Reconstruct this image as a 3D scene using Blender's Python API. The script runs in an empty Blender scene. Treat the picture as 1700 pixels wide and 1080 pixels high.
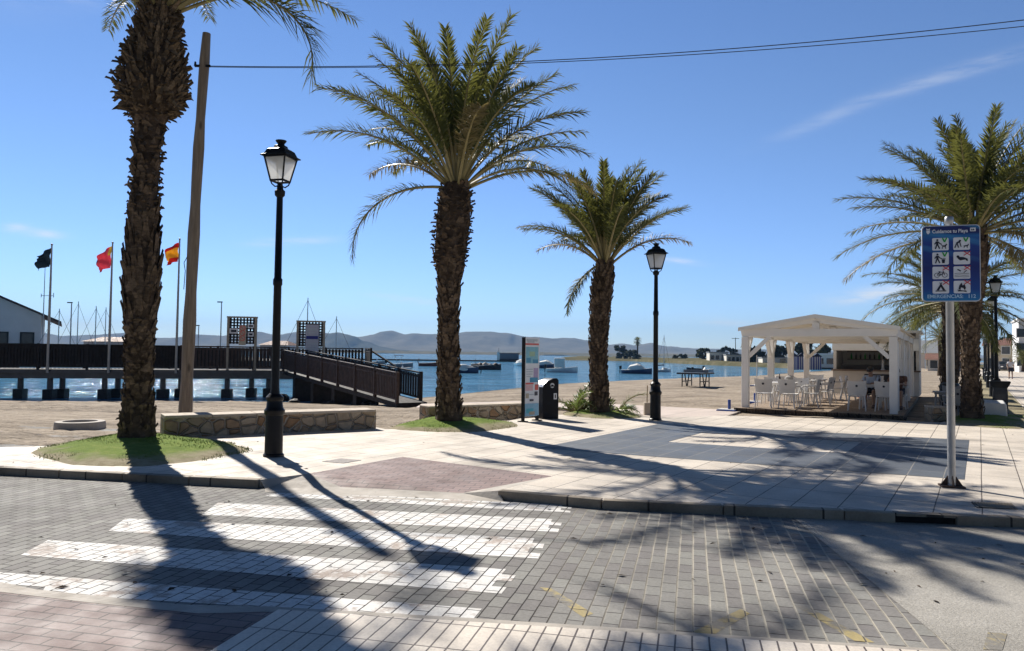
import bpy, bmesh, math, random
from mathutils import Vector, Matrix, noise
R = math.radians
S = bpy.context.scene
COL = S.collection

# ------------------------------------------------------------------ camera
EYE = Vector((0, 0, 1.6))
PITCH, ROLL, FPX = R(2.2), R(-0.7), 1228.0
cam_d = bpy.data.cameras.new('camera'); cam = bpy.data.objects.new('camera', cam_d); COL.objects.link(cam)
cam_d.sensor_width = 36; cam_d.lens = 36 * FPX / 1700; cam_d.clip_end = 20000; cam_d.clip_start = .05
CAMROT = Matrix.Rotation(math.pi / 2 + PITCH, 3, 'X') @ Matrix.Rotation(-ROLL, 3, 'Z')
cam.matrix_world = Matrix.Translation(EYE) @ CAMROT.to_4x4()
S.camera = cam

def ray(px, py):
    return (CAMROT @ Vector(((px - 850) / FPX, (540 - py) / FPX, -1)))
def at(px, py, z=0.0):                       # point of the level z seen at a photo pixel
    d = ray(px, py); t = (z - EYE.z) / d.z
    return EYE + d * t
def atY(px, py, Y):                          # point at distance Y
    d = ray(px, py); return EYE + d * (Y / d.y)

# ------------------------------------------------------------------ light
SUN_AZ, SUN_EL = R(-30.6), R(37.4)             # azimuth from +Y towards +X
world = bpy.data.worlds.new('World'); S.world = world; world.use_nodes = True
wn, wl = world.node_tree.nodes, world.node_tree.links
wn.clear()
w_out = wn.new('ShaderNodeOutputWorld'); w_bg = wn.new('ShaderNodeBackground')
sky = wn.new('ShaderNodeTexSky'); sky.sky_type = 'NISHITA'; sky.sun_disc = False
sky.sun_elevation = SUN_EL; sky.sun_rotation = SUN_AZ
sky.air_density = 1.0; sky.dust_density = 0.0; sky.ozone_density = 1.6; sky.altitude = 0
w_bg.inputs[1].default_value = 0.0655
wl.new(w_bg.outputs[0], w_out.inputs[0])
def wmath(op, a, b=None, c=None, clamp=False):
    n = wn.new('ShaderNodeMath'); n.operation = op; n.use_clamp = clamp
    for i, v in enumerate((a, b, c)):
        if v is None: continue
        if isinstance(v, (int, float)): n.inputs[i].default_value = v
        else: wl.new(v, n.inputs[i])
    return n.outputs[0]
def wdot(vec, v):
    n = wn.new('ShaderNodeVectorMath'); n.operation = 'DOT_PRODUCT'
    wl.new(vec, n.inputs[0]); n.inputs[1].default_value = v; return n.outputs['Value']
w_tc = wn.new('ShaderNodeTexCoord'); WV = w_tc.outputs['Generated']
w_hs = wn.new('ShaderNodeHueSaturation'); w_hs.inputs['Saturation'].default_value = 1.12; w_hs.inputs['Hue'].default_value = .503
wl.new(sky.outputs[0], w_hs.inputs['Color'])
w_sp = wn.new('ShaderNodeSeparateXYZ'); WV0 = wn.new('ShaderNodeTexCoord').outputs['Generated']; wl.new(WV0, w_sp.inputs[0])
def wrange(v, a, b, c, d):
    n = wn.new('ShaderNodeMapRange'); n.interpolation_type = 'SMOOTHSTEP'; wl.new(v, n.inputs[0])
    for i, x in enumerate((a, b, c, d)): n.inputs[i + 1].default_value = x
    return n.outputs[0]
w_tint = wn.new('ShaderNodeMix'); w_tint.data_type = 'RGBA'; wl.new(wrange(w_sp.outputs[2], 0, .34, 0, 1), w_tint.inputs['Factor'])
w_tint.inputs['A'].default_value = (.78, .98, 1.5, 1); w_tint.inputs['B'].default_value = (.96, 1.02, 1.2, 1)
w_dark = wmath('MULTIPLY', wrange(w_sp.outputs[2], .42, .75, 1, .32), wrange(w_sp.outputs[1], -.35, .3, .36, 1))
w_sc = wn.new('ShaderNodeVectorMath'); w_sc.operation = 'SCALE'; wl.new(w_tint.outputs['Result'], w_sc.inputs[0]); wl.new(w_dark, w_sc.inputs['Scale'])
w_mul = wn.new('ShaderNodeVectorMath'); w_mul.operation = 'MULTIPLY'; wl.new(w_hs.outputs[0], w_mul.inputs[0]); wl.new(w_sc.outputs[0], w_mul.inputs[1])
w_col = w_mul.outputs[0]
# thin wisps of cirrus, each with its own place in the sky
wisps = [(1560, 128, 105, 10, -17, .28), (1350, 205, 80, 10, -22, .16), (1455, 487, 85, 11, -6, .75), (48, 385, 24, 6, 6, .55),
         (458, 402, 62, 7, -3, .45), (650, 494, 60, 6, 6, .5), (1180, 533, 55, 7, 3, .45), (1100, 430, 36, 5, 6, .6), (1410, 500, 40, 6, -10, .35), (150, 540, 90, 6, 0, .4),(2, 378, 16, 6, 0, .5),(600,585,240,9,0,.35),(880,566,60,6,4,.5), (210,-60,160,40,-10,.3)]
acc = None
for (px, py, rx, ry, ang, amt) in wisps:
    d = ray(px, py).normalized(); a = R(-ang)
    ex = (ray(px + math.cos(a) * 50, py - math.sin(a) * 50).normalized() - d).normalized(); ey = d.cross(ex).normalized()
    X = wmath('MULTIPLY', wdot(WV, ex), FPX / rx); Y = wmath('MULTIPLY', wdot(WV, ey), FPX / ry)
    r2 = wmath('ADD', wmath('MULTIPLY', X, X), wmath('MULTIPLY', Y, Y))
    m = wmath('MULTIPLY', wmath('EXPONENT', wmath('MULTIPLY', r2, -1.2)), amt)
    front = wmath('GREATER_THAN', wdot(WV, d), 0.0)
    m = wmath('MULTIPLY', m, front)
    acc = m if acc is None else wmath('ADD', acc, m)
w_map = wn.new('ShaderNodeMapping'); w_map.inputs['Scale'].default_value = (14, 14, 95); w_map.inputs['Rotation'].default_value = (0, R(6), 0)
wl.new(WV, w_map.inputs[0])
w_no = wn.new('ShaderNodeTexNoise'); w_no.inputs['Scale'].default_value = 1.0; w_no.inputs['Detail'].default_value = 7; w_no.inputs['Roughness'].default_value = .62
wl.new(w_map.outputs[0], w_no.inputs[0])
w_r = wmath('MULTIPLY', wmath('SUBTRACT', w_no.outputs[0], .33), 3.6, clamp=True)
w_f = wmath('MULTIPLY', acc, w_r, clamp=True)
w_mix = wn.new('ShaderNodeMix'); w_mix.data_type = 'RGBA'
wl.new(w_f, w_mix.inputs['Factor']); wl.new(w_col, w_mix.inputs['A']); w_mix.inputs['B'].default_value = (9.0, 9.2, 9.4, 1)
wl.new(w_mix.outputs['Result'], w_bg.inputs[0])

sd = bpy.data.lights.new('sun', 'SUN'); sd.energy = 5.0; sd.angle = R(.55); sd.color = (1, .945, .86)
sun = bpy.data.objects.new('sun', sd); COL.objects.link(sun)
SUNV = Vector((math.sin(SUN_AZ) * math.cos(SUN_EL), math.cos(SUN_AZ) * math.cos(SUN_EL), math.sin(SUN_EL)))
sun.rotation_euler = SUNV.to_track_quat('Z', 'Y').to_euler(); sun.location = SUNV * 60
S.view_settings.view_transform = 'Standard'; S.view_settings.look = 'None'; S.view_settings.gamma = 1
S.view_settings.use_curve_mapping = False; S.view_settings.exposure = 0.62
S.cycles.max_bounces = 8; S.cycles.diffuse_bounces = 3; S.cycles.transparent_max_bounces = 8; S.cycles.volume_bounces = 0

# ------------------------------------------------------------------ materials
class NT:
    def __init__(s, name):
        s.m = bpy.data.materials.new(name); s.m.use_nodes = True
        s.n, s.l = s.m.node_tree.nodes, s.m.node_tree.links
        s.p = s.n['Principled BSDF']; s.out = s.n['Material Output']
        s.tc = s.n.new('ShaderNodeTexCoord'); s.o = s.tc.outputs['Object']
    def set(s, **k):
        for a, v in k.items(): s.p.inputs[a.replace('_', ' ')].default_value = v
    def plug(s, v, sock):
        if hasattr(v, 'links'): s.l.new(v, sock)
        elif v is not None:
            if sock.type == 'RGBA' and len(v) == 3: v = (*v, 1)
            sock.default_value = v
    def map(s, scale=(1, 1, 1), rot=(0, 0, 0), loc=(0, 0, 0), src=None):
        n = s.n.new('ShaderNodeMapping'); s.l.new(src or s.o, n.inputs[0])
        n.inputs['Scale'].default_value = scale; n.inputs['Rotation'].default_value = rot; n.inputs['Location'].default_value = loc
        return n.outputs[0]
    def noise(s, scale, detail=4, rough=.55, vec=None, out=0, dist=0):
        n = s.n.new('ShaderNodeTexNoise'); s.l.new(vec or s.o, n.inputs['Vector'])
        n.inputs['Scale'].default_value = scale; n.inputs['Detail'].default_value = detail; n.inputs['Roughness'].default_value = rough
        n.inputs['Distortion'].default_value = dist
        return n.outputs[out]
    def voro(s, scale, vec=None, feature='F1', out='Distance', rand=1):
        n = s.n.new('ShaderNodeTexVoronoi'); n.feature = feature; s.l.new(vec or s.o, n.inputs['Vector'])
        n.inputs['Scale'].default_value = scale; n.inputs['Randomness'].default_value = rand
        return n.outputs[out]
    def math(s, op, a, b=None, clamp=False):
        n = s.n.new('ShaderNodeMath'); n.operation = op; n.use_clamp = clamp
        s.plug(a, n.inputs[0])
        if b is not None: s.plug(b, n.inputs[1])
        return n.outputs[0]
    def ramp(s, f, stops):
        n = s.n.new('ShaderNodeValToRGB'); s.l.new(f, n.inputs[0]); e = n.color_ramp.elements
        while len(e) < len(stops): e.new(.5)
        for el, (p, c) in zip(e, stops):
            el.position = p; el.color = (*c, 1) if not isinstance(c, (int, float)) else (c, c, c, 1)
        return n.outputs[0]
    def mix(s, f, a, b, mode='MIX'):
        n = s.n.new('ShaderNodeMix'); n.data_type = 'RGBA'; n.blend_type = mode
        s.plug(f, n.inputs['Factor']); s.plug(a, n.inputs['A']); s.plug(b, n.inputs['B'])
        return n.outputs['Result']
    def bump(s, h, strength=.5, dist=.02, prev=None):
        n = s.n.new('ShaderNodeBump'); s.l.new(h, n.inputs['Height'])
        n.inputs['Strength'].default_value = strength; n.inputs['Distance'].default_value = dist
        if prev: s.l.new(prev, n.inputs['Normal'])
        return n.outputs[0]
    def color(s, v): s.plug(v, s.p.inputs['Base Color'])
    def rough(s, v): s.plug(v, s.p.inputs['Roughness'])
    def normal(s, v): s.l.new(v, s.p.inputs['Normal'])

def sc(c, f): return tuple(x * f for x in c)
def plain(name, c, rough=.6, var=.25, scale=6, metal=0, bump=.15, spec=.4):
    t = NT(name); f = t.noise(scale, 5)
    t.color(t.ramp(f, [(.25, sc(c, 1 - var)), (.75, tuple(min(.95, x * (1 + var * .7)) for x in c))]))
    t.set(Metallic=metal); t.p.inputs['Specular IOR Level'].default_value = spec
    t.rough(t.ramp(t.noise(scale * 2.3, 3), [(.3, max(.05, rough - .12)), (.7, min(1, rough + .12))]))
    if bump: t.normal(t.bump(t.noise(scale * 8, 4), bump, .01))
    return t.m

def brick_mat(name, c1, c2, mortar, bw, rh, ms, ang, offset=.5, stain=.3, rough=.75, bump=.5, mortar2=None, squash=1, groove=None, loc=(0, 0, 0), wear=None):
    t = NT(name)
    v = t.map(rot=(0, 0, -ang), loc=loc)
    wob = t.noise(2.2, 2, vec=v, out=1)
    vv = t.n.new('ShaderNodeVectorMath'); vv.operation = 'MULTIPLY_ADD'; t.l.new(wob, vv.inputs[0]); vv.inputs[1].default_value = (.012, .012, 0); t.l.new(v, vv.inputs[2])
    b = t.n.new('ShaderNodeTexBrick'); t.l.new(vv.outputs[0], b.inputs['Vector'])
    b.offset = offset; b.inputs['Scale'].default_value = 1; b.inputs['Brick Width'].default_value = bw; b.inputs['Row Height'].default_value = rh
    b.inputs['Mortar Size'].default_value = ms; b.inputs['Mortar Smooth'].default_value = .25; b.inputs['Bias'].default_value = 0
    b.inputs['Color1'].default_value = (*c1, 1); b.inputs['Color2'].default_value = (*c2, 1)
    if mortar2: t.l.new(t.mix(t.ramp(t.noise(.7, 3), [(.4, 0), (.6, 1)]), mortar, mortar2), b.inputs['Mortar'])
    else: b.inputs['Mortar'].default_value = (*mortar, 1)
    col = b.outputs['Color']
    col = t.mix(stain, col, t.ramp(t.noise(.8, 6, .65), [(.28, .25), (.5, .85), (.75, 1.25)]), 'MULTIPLY')
    col = t.mix(.5, col, t.ramp(t.noise(38, 5, .7), [(.25, .6), (.6, 1.05)]), 'MULTIPLY')
    if wear: col = t.mix(t.ramp(t.noise(5, 6, .7), [(wear[1], 0), (wear[1] + .13, 1)]), col, wear[0])
    t.color(col); t.rough(t.ramp(t.noise(3, 4), [(.3, rough - .12), (.7, rough + .1)]))
    t.p.inputs['Specular IOR Level'].default_value = .4
    h = t.math('MULTIPLY', b.outputs['Fac'], -1.0)
    nrm = t.bump(h, bump, .012)
    if groove:
        w = t.n.new('ShaderNodeTexWave'); w.wave_type = 'BANDS'; w.bands_direction = 'X' if groove[1] == 'x' else 'Y'; t.l.new(vv.outputs[0], w.inputs['Vector'])
        w.inputs['Scale'].default_value = .314 / groove[0]; w.inputs['Distortion'].default_value = 0
        gr = t.ramp(w.outputs['Fac'], [(.02, 0), (.2, 1)])
        nrm = t.bump(gr, .5, .006, nrm)
        t.color(t.mix(.22, col, gr, 'MULTIPLY'))
    nrm = t.bump(t.noise(60, 4), .35, .004, nrm)
    t.normal(nrm)
    return t.m

# ------------------------------------------------------------------ mesh builder
class MB:
    def __init__(s): s.v, s.f, s.m = [], [], []
    def add(s, vs, fs, mi=0):
        o = len(s.v); s.v += [tuple(v) for v in vs]; s.f += [tuple(i + o for i in f) for f in fs]; s.m += [mi] * len(fs); return s
    def box(s, c, d, M=None, mi=0):
        x, y, z = d[0] / 2, d[1] / 2, d[2] / 2
        vs = [Vector((a * x, b * y, e * z)) for e in (-1, 1) for a, b in ((-1, -1), (1, -1), (1, 1), (-1, 1))]
        if M is not None: vs = [M @ v for v in vs]
        vs = [v + Vector(c) for v in vs]
        return s.add(vs, [(3, 2, 1, 0), (4, 5, 6, 7), (0, 1, 5, 4), (1, 2, 6, 5), (2, 3, 7, 6), (3, 0, 4, 7)], mi)
    def beam(s, p0, p1, w, h, mi=0, up=(0, 0, 1)):
        p0, p1 = Vector(p0), Vector(p1); d = (p1 - p0); L = d.length; d.normalize()
        u = Vector(up); x = d.cross(u)
        if x.length < 1e-3: x = d.cross(Vector((0, 1, 0)))
        x.normalize(); u = x.cross(d)
        vs = [p + x * (a * w / 2) + u * (b * h / 2) for p in (p0, p1) for a, b in ((-1, -1), (1, -1), (1, 1), (-1, 1))]
        return s.add(vs, [(0, 1, 2, 3), (7, 6, 5, 4), (4, 5, 1, 0), (5, 6, 2, 1), (6, 7, 3, 2), (7, 4, 0, 3)], mi)
    def chain(s, pts, rad, n=8, mi=0, cap=True, ref=None):
        pts = [Vector(p) for p in pts]; rings = []
        prev = None
        for i, p in enumerate(pts):
            d = (pts[min(i + 1, len(pts) - 1)] - pts[max(i - 1, 0)]).normalized()
            if prev is None:
                a = Vector(ref) if ref else (Vector((1, 0, 0)) if abs(d.x) < .8 else Vector((0, 1, 0)))
            else: a = prev
            a = (a - d * a.dot(d)).normalized(); b = d.cross(a); prev = a
            r = rad[i] if hasattr(rad, '__len__') else rad
            rings.append([p + (a * math.cos(2 * math.pi * k / n) + b * math.sin(2 * math.pi * k / n)) * r for k in range(n)])
        vs = [v for r in rings for v in r]; fs = []
        for i in range(len(rings) - 1):
            for k in range(n):
                fs.append((i * n + k, i * n + (k + 1) % n, (i + 1) * n + (k + 1) % n, (i + 1) * n + k))
        if cap: fs += [tuple(range(n - 1, -1, -1)), tuple((len(rings) - 1) * n + k for k in range(n))]
        return s.add(vs, fs, mi)
    def tube(s, p0, p1, r0, r1=None, n=8, mi=0): return s.chain([p0, p1], [r0, r0 if r1 is None else r1], n, mi)
    def lathe(s, prof, c=(0, 0, 0), n=16, mi=0, phase=0):
        vs, fs = [], []
        for r, z in prof:
            for k in range(n):
                a = 2 * math.pi * k / n + phase; vs.append((c[0] + r * math.cos(a), c[1] + r * math.sin(a), c[2] + z))
        m = len(prof)
        for i in range(m - 1):
            for k in range(n): fs.append((i * n + k, i * n + (k + 1) % n, (i + 1) * n + (k + 1) % n, (i + 1) * n + k))
        fs += [tuple(range(n - 1, -1, -1)), tuple((m - 1) * n + k for k in range(n))]
        return s.add(vs, fs, mi)
    def prism(s, poly, z0, z1, mi=0):            # poly: list of (x,y), z0/z1 levels
        n = len(poly)
        A = sum(poly[i][0] * poly[(i + 1) % n][1] - poly[(i + 1) % n][0] * poly[i][1] for i in range(n))
        if A < 0: poly = poly[::-1]
        vs = [(p[0], p[1], z0) for p in poly] + [(p[0], p[1], z1) for p in poly]
        fs = [tuple(range(n - 1, -1, -1)), tuple(range(n, 2 * n))] + [(i, (i + 1) % n, n + (i + 1) % n, n + i) for i in range(n)]
        return s.add(vs, fs, mi)
    def plate(s, poly, y0, y1, mi=0):            # poly in x,z facing -y
        n = len(poly)
        A = sum(poly[i][0] * poly[(i + 1) % n][1] - poly[(i + 1) % n][0] * poly[i][1] for i in range(n))
        if A < 0: poly = poly[::-1]
        vs = [(p[0], y0, p[1]) for p in poly] + [(p[0], y1, p[1]) for p in poly]
        fs = [tuple(range(n)), tuple(range(2 * n - 1, n - 1, -1))] + [(i, n + i, n + (i + 1) % n, (i + 1) % n) for i in range(n)]
        return s.add(vs, fs, mi)
    def blob(s, c, r, seed=0, sub=2, amp=.25, mi=0):
        bm = bmesh.new(); bmesh.ops.create_icosphere(bm, subdivisions=sub, radius=1)
        vs = []
        for v in bm.verts:
            k = 1 + amp * noise.noise(v.co * 1.7 + Vector((seed * 3.1, seed, 0)))
            vs.append((c[0] + v.co.x * r[0] * k, c[1] + v.co.y * r[1] * k, c[2] + v.co.z * r[2] * k))
        fs = [tuple(v.index for v in f.verts) for f in bm.faces]; bm.free()
        return s.add(vs, fs, mi)
    def xform(s, M): s.v = [tuple(M @ Vector(v)) for v in s.v]; return s
    def build(s, name, mats, parent=None, label=None, cat=None, group=None, kind=None, smooth=False, base=None, bevel=0, loc=None):
        me = bpy.data.meshes.new(name)
        off = Vector(base) if base is not None else Vector((0, 0, 0))
        me.from_pydata([Vector(v) - off for v in s.v], [], s.f)
        for m in (mats if isinstance(mats, (list, tuple)) else [mats]): me.materials.append(m)
        me.polygons.foreach_set('material_index', s.m)
        if smooth: me.polygons.foreach_set('use_smooth', [True] * len(s.f))
        me.update()
        o = bpy.data.objects.new(name, me); COL.objects.link(o)
        if smooth and smooth != 'all':
            o.data.set_sharp_from_angle(angle=R(40))
        if bevel:
            b = o.modifiers.new('bevel', 'BEVEL'); b.width = bevel; b.segments = 2; b.limit_method = 'ANGLE'; b.angle_limit = R(40)
        if parent is not None: o.parent = parent
        if base is not None and parent is None: o.location = off
        if loc is not None: o.location = loc
        tag(o, label, cat, group, kind)
        return o
def tag(o, label=None, cat=None, group=None, kind=None):
    for k, v in (('label', label), ('category', cat), ('group', group), ('kind', kind)):
        if v: o[k] = v
    return o
def thing(name, label, cat, loc=(0, 0, 0), rz=0, group=None):
    o = bpy.data.objects.new(name, None); COL.objects.link(o); o.location = loc; o.rotation_euler = (0, 0, rz); o.empty_display_size = .2
    return tag(o, label, cat, group)
def copy_tree(o, loc=None, rz=None, label=None, parent=None):
    c = o.copy(); COL.objects.link(c)
    if parent: c.parent = parent
    if loc is not None: c.location = loc
    if rz is not None: c.rotation_euler = (0, 0, rz)
    if label: c['label'] = label
    for ch in list(o.children): copy_tree(ch, parent=c)
    return c
def text_into(mb, txt, size, M, mi=0, depth=.001, align='CENTER', width=1.0, bold=0):
    cu = bpy.data.curves.new('text', 'FONT'); cu.body = txt; cu.size = size; cu.align_x = align; cu.extrude = depth; cu.offset = bold
    o = bpy.data.objects.new('text', cu); COL.objects.link(o)
    dg = bpy.context.evaluated_depsgraph_get(); me = bpy.data.meshes.new_from_object(o.evaluated_get(dg))
    mb.add([M @ Vector((v.co.x * width, v.co.y, v.co.z)) for v in me.vertices], [tuple(p.vertices) for p in me.polygons], mi)
    bpy.data.objects.remove(o); bpy.data.curves.remove(cu); bpy.data.meshes.remove(me)
A1 = R(-13.7); A2 = R(76.3)                   # road direction, across the road
AP = R(57.7); AC = R(-32.3)                   # promenade direction, across it
PD = Vector((math.cos(AP), math.sin(AP), 0)); CD = Vector((math.cos(AC), math.sin(AC), 0))
E1 = Vector((math.cos(A1), math.sin(A1), 0)); E2 = Vector((math.cos(A2), math.sin(A2), 0))

def paver_mat(name, c1, c2, wear=None, light=.45):
    t = NT(name); v = t.map(rot=(0, 0, -A2))
    wob = t.noise(1.7, 2, vec=v, out=1)
    vv = t.n.new('ShaderNodeVectorMath'); vv.operation = 'MULTIPLY_ADD'; t.l.new(wob, vv.inputs[0]); vv.inputs[1].default_value = (.03, .02, 0); t.l.new(v, vv.inputs[2])
    b = t.n.new('ShaderNodeTexBrick'); t.l.new(vv.outputs[0], b.inputs['Vector'])
    b.offset = .5; b.inputs['Scale'].default_value = 1; b.inputs['Brick Width'].default_value = .212; b.inputs['Row Height'].default_value = .112
    b.inputs['Mortar Size'].default_value = .0055; b.inputs['Mortar Smooth'].default_value = .3
    b.inputs['Color1'].default_value = (*c1, 1); b.inputs['Color2'].default_value = (*c2, 1); b.inputs['Mortar'].default_value = (.035, .03, .026, 1)
    col = b.outputs['Color']
    if wear: col = t.mix(t.ramp(t.noise(3.1, 6, .7), [(wear[1], 0), (wear[1] + .1, 1)]), col, wear[0])
    # sand washed into the joints between courses, more of it to the right
    s = t.n.new('ShaderNodeSeparateXYZ'); t.l.new(vv.outputs[0], s.inputs[0])
    fr = t.math('FRACT', t.math('DIVIDE', s.outputs[1], .112)); e = t.math('ABSOLUTE', t.math('SUBTRACT', fr, .5))
    line = t.math('MULTIPLY', t.math('SUBTRACT', e, .405), 20, clamp=True)
    ws = t.n.new('ShaderNodeSeparateXYZ'); t.l.new(t.o, ws.inputs[0])
    side = t.math('MULTIPLY_ADD', ws.outputs[0], .8); t.n[-1].inputs[2].default_value = -.1
    side.node.use_clamp = True
    side2 = t.math('MULTIPLY', side, t.ramp(t.noise(1.3, 4), [(.3, .55), (.55, 1)]))
    fac = t.math('MULTIPLY', line, side2)
    fac = t.math('MULTIPLY', fac, 1.0 if not wear else .25)
    col = t.mix(fac, col, (.46, .42, .345))
    col = t.mix(.55, col, t.ramp(t.noise(.55, 7, .68), [(.3, .55), (.5, .9), (.72, 1.3)]), 'MULTIPLY')
    col = t.mix(.5, col, t.ramp(t.noise(45, 5, .7), [(.25, .55), (.62, 1.1)]), 'MULTIPLY')
    t.color(col); t.rough(t.ramp(t.noise(2, 4), [(.3, .8), (.7, .95)])); t.p.inputs['Specular IOR Level'].default_value = .2
    nrm = t.bump(t.math('MULTIPLY', b.outputs['Fac'], -1.0), .6, .012)
    nrm = t.bump(t.noise(9, 3), .25, .012, nrm); nrm = t.bump(t.noise(90, 3), .3, .003, nrm); t.normal(nrm)
    return t.m

M = {}
M['paver'] = paver_mat('grey_pavers', (.222, .208, .198), (.295, .288, .262))
M['stripe'] = paver_mat('white_painted_pavers', (.74, .72, .68), (.84, .82, .79), wear=((.46, .39, .34), .53))
M['yellow_paint'] = paver_mat('worn_yellow_pavers', (.46, .37, .17), (.36, .30, .17), wear=((.24, .225, .2), .44))
M['red_paver'] = brick_mat('red_pavers', (.18, .125, .115), (.245, .172, .158), (.06, .045, .04), .212, .107, .006, A1, stain=.6)
M['red_paver2'] = brick_mat('red_ramp_pavers', (.215, .142, .132), (.28, .19, .175), (.07, .055, .05), .212, .107, .006, A1, stain=.5)
M['tile'] = brick_mat('cream_promenade_tiles', (.69, .61, .515), (.74, .66, .56), (.14, .115, .095), .87, .435, .007, AP, offset=0, stain=.6, rough=.75, bump=.3, groove=(.08, 'x'))
M['slate'] = brick_mat('slate_blue_tiles', (.105, .12, .145), (.14, .155, .175), (.3, .28, .25), .87, .435, .007, AP, offset=0, stain=.4, rough=.6, bump=.3, groove=(.058, 'x'))
M['near_tile'] = brick_mat('cream_strip_tiles', (.70, .62, .525), (.75, .67, .57), (.12, .095, .08), .37, .097, .006, A2, offset=0, stain=.3, rough=.6, bump=.6)
M['kerb'] = brick_mat('kerb_stone', (.30, .245, .18), (.37, .31, .235), (.06, .05, .04), .9, 3, .012, A1, stain=.9, rough=.8, bump=.5)
M['concrete'] = plain('rough_concrete', (.43, .39, .34), .85, .3, 3, bump=.5)
M['white_concrete'] = plain('white_concrete', (.72, .71, .69), .7, .08, 4)
def asphalt():
    t = NT('worn_asphalt'); n = t.ramp(t.noise(.9, 7, .7), [(.3, (.29, .27, .235)), (.5, (.40, .375, .33)), (.7, (.49, .46, .41))])
    n = t.mix(.8, n, t.ramp(t.noise(70, 5, .75), [(.3, .45), (.65, 1.15)]), 'MULTIPLY')
    cr = t.ramp(t.voro(.55, vec=t.map(src=None, loc=(3, 1, 0)), feature='DISTANCE_TO_EDGE'), [(0, 0), (.008, 1)])
    msk = t.mix(t.ramp(t.noise(.8, 3), [(.45, 0), (.52, 1)]), cr, (1, 1, 1))
    n = t.mix(.75, n, msk, 'MULTIPLY')
    t.color(n); t.set(Roughness=.85)
    nb = t.bump(t.noise(55, 5, .7), .8, .01); nb = t.bump(cr, .4, .015, nb); t.normal(nb); return t.m
M['asphalt'] = asphalt()
def sand():
    t = NT('beach_sand_material')
    c = t.ramp(t.noise(.35, 8, .65), [(.28, (.24, .195, .148)), (.5, (.37, .307, .24)), (.72, (.465, .39, .305))])
    tr = t.noise(.9, 5, .6, vec=t.map(rot=(0, 0, -AP), scale=(.14, 1.6, 1)), dist=.4)
    c = t.mix(.8, c, t.ramp(tr, [(.34, .52), (.5, 1.0), (.7, 1.1)]), 'MULTIPLY')
    c = t.mix(.6, c, t.ramp(t.noise(7, 6, .7), [(.3, .45), (.55, 1.05)]), 'MULTIPLY')
    g = t.n.new('ShaderNodeSeparateXYZ'); t.l.new(t.o, g.inputs[0])
    wet = t.n.new('ShaderNodeMapRange'); t.l.new(g.outputs[2], wet.inputs[0]); wet.inputs[1].default_value = -.71; wet.inputs[2].default_value = -.50
    c = t.mix(wet.outputs[0], (.13, .105, .075), c)
    t.color(c); t.set(Roughness=.95); t.p.inputs['Specular IOR Level'].default_value = .1
    nb = t.bump(tr, 1, .12); nb = t.bump(t.noise(4.5, 5, .65), 1, .1, nb); nb = t.bump(t.noise(22, 4), .9, .02, nb); t.normal(nb); return t.m
M['sand'] = sand()
def water():
    t = NT('lagoon_water')
    str_ = t.noise(1, 6, .68, vec=t.map(scale=(.045, .2, 1), rot=(0, 0, R(8))), dist=.3)
    fine = t.noise(1, 5, .7, vec=t.map(scale=(.30, 1.05, 1), rot=(0, 0, R(-6))), dist=.3)
    c = t.ramp(str_, [(.33, (.045, .15, .26)), (.5, (.085, .245, .40)), (.68, (.13, .33, .51))])
    c = t.mix(.75, c, t.ramp(fine, [(.34, .32), (.5, .95), (.64, 1.6)]), 'MULTIPLY')  # sky reflection and light and dark of ripples are put into the base colour
    t.color(c); t.set(Roughness=.06, IOR=1.33); t.p.inputs['Specular IOR Level'].default_value = .05
    nb = t.bump(t.noise(1, 4, .6, vec=t.map(scale=(.35, 1.0, 1), rot=(0, 0, R(10)))), 1, .5); nb = t.bump(fine, 1, .22, nb); nb = t.bump(t.noise(1, 3, vec=t.map(scale=(.05, .13, 1))), 1, 1.6, nb); t.normal(nb); return t.m
M['water'] = water()
def grassm():
    t = NT('turf'); c = t.ramp(t.noise(5, 6, .7), [(.3, (.10, .16, .022)), (.55, (.17, .24, .04)), (.75, (.27, .29, .08))])
    g = t.n.new('ShaderNodeSeparateXYZ'); t.l.new(t.o, g.inputs[0])
    m = t.math('ADD', t.math('MULTIPLY', g.outputs[2], 5.2), t.noise(1.1, 6, .65))
    c = t.mix(t.ramp(m, [(.66, 1), (.92, 0)]), c, t.ramp(t.noise(9, 5), [(.3, (.27, .23, .14)), (.7, (.40, .35, .24))]))
    t.color(c); t.set(Roughness=.95); t.p.inputs['Specular IOR Level'].default_value = .1; t.normal(t.bump(t.noise(55, 4), 1, .02)); return t.m
M['turf'] = grassm()
M['blade'] = plain('grass_blade', (.17, .24, .035), .7, .4, 3, bump=0)
def stonewall():
    t = NT('rubble_stone_masonry')
    v = t.map(scale=(1, 1, 1.25)); w = t.noise(3, 2, out=1)
    mv = t.n.new('ShaderNodeVectorMath'); mv.operation = 'MULTIPLY_ADD'; t.l.new(w, mv.inputs[0]); mv.inputs[1].default_value = (.1, .1, .1); t.l.new(v, mv.inputs[2])
    cc = t.voro(4.2, vec=mv.outputs[0], out='Color'); d = t.voro(4.2, vec=mv.outputs[0], feature='DISTANCE_TO_EDGE')
    s = t.n.new('ShaderNodeSeparateColor'); t.l.new(cc, s.inputs[0])
    c = t.ramp(s.outputs[0], [(0, (.34, .25, .16)), (.3, (.47, .37, .26)), (.55, (.36, .21, .11)), (.8, (.52, .44, .33)), (1, (.40, .30, .20))])
    c = t.mix(.55, c, t.ramp(t.noise(11, 6, .7), [(.3, .5), (.65, 1.15)]), 'MULTIPLY')
    m = t.ramp(d, [(.02, 0), (.055, 1)])
    t.color(t.mix(m, (.47, .40, .32), c)); t.set(Roughness=.9)
    nb = t.bump(t.ramp(d, [(0, 0), (.13, 1)]), 1, .055); nb = t.bump(t.noise(18, 5), .6, .015, nb); t.normal(nb); return t.m
M['stone'] = stonewall()
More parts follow.
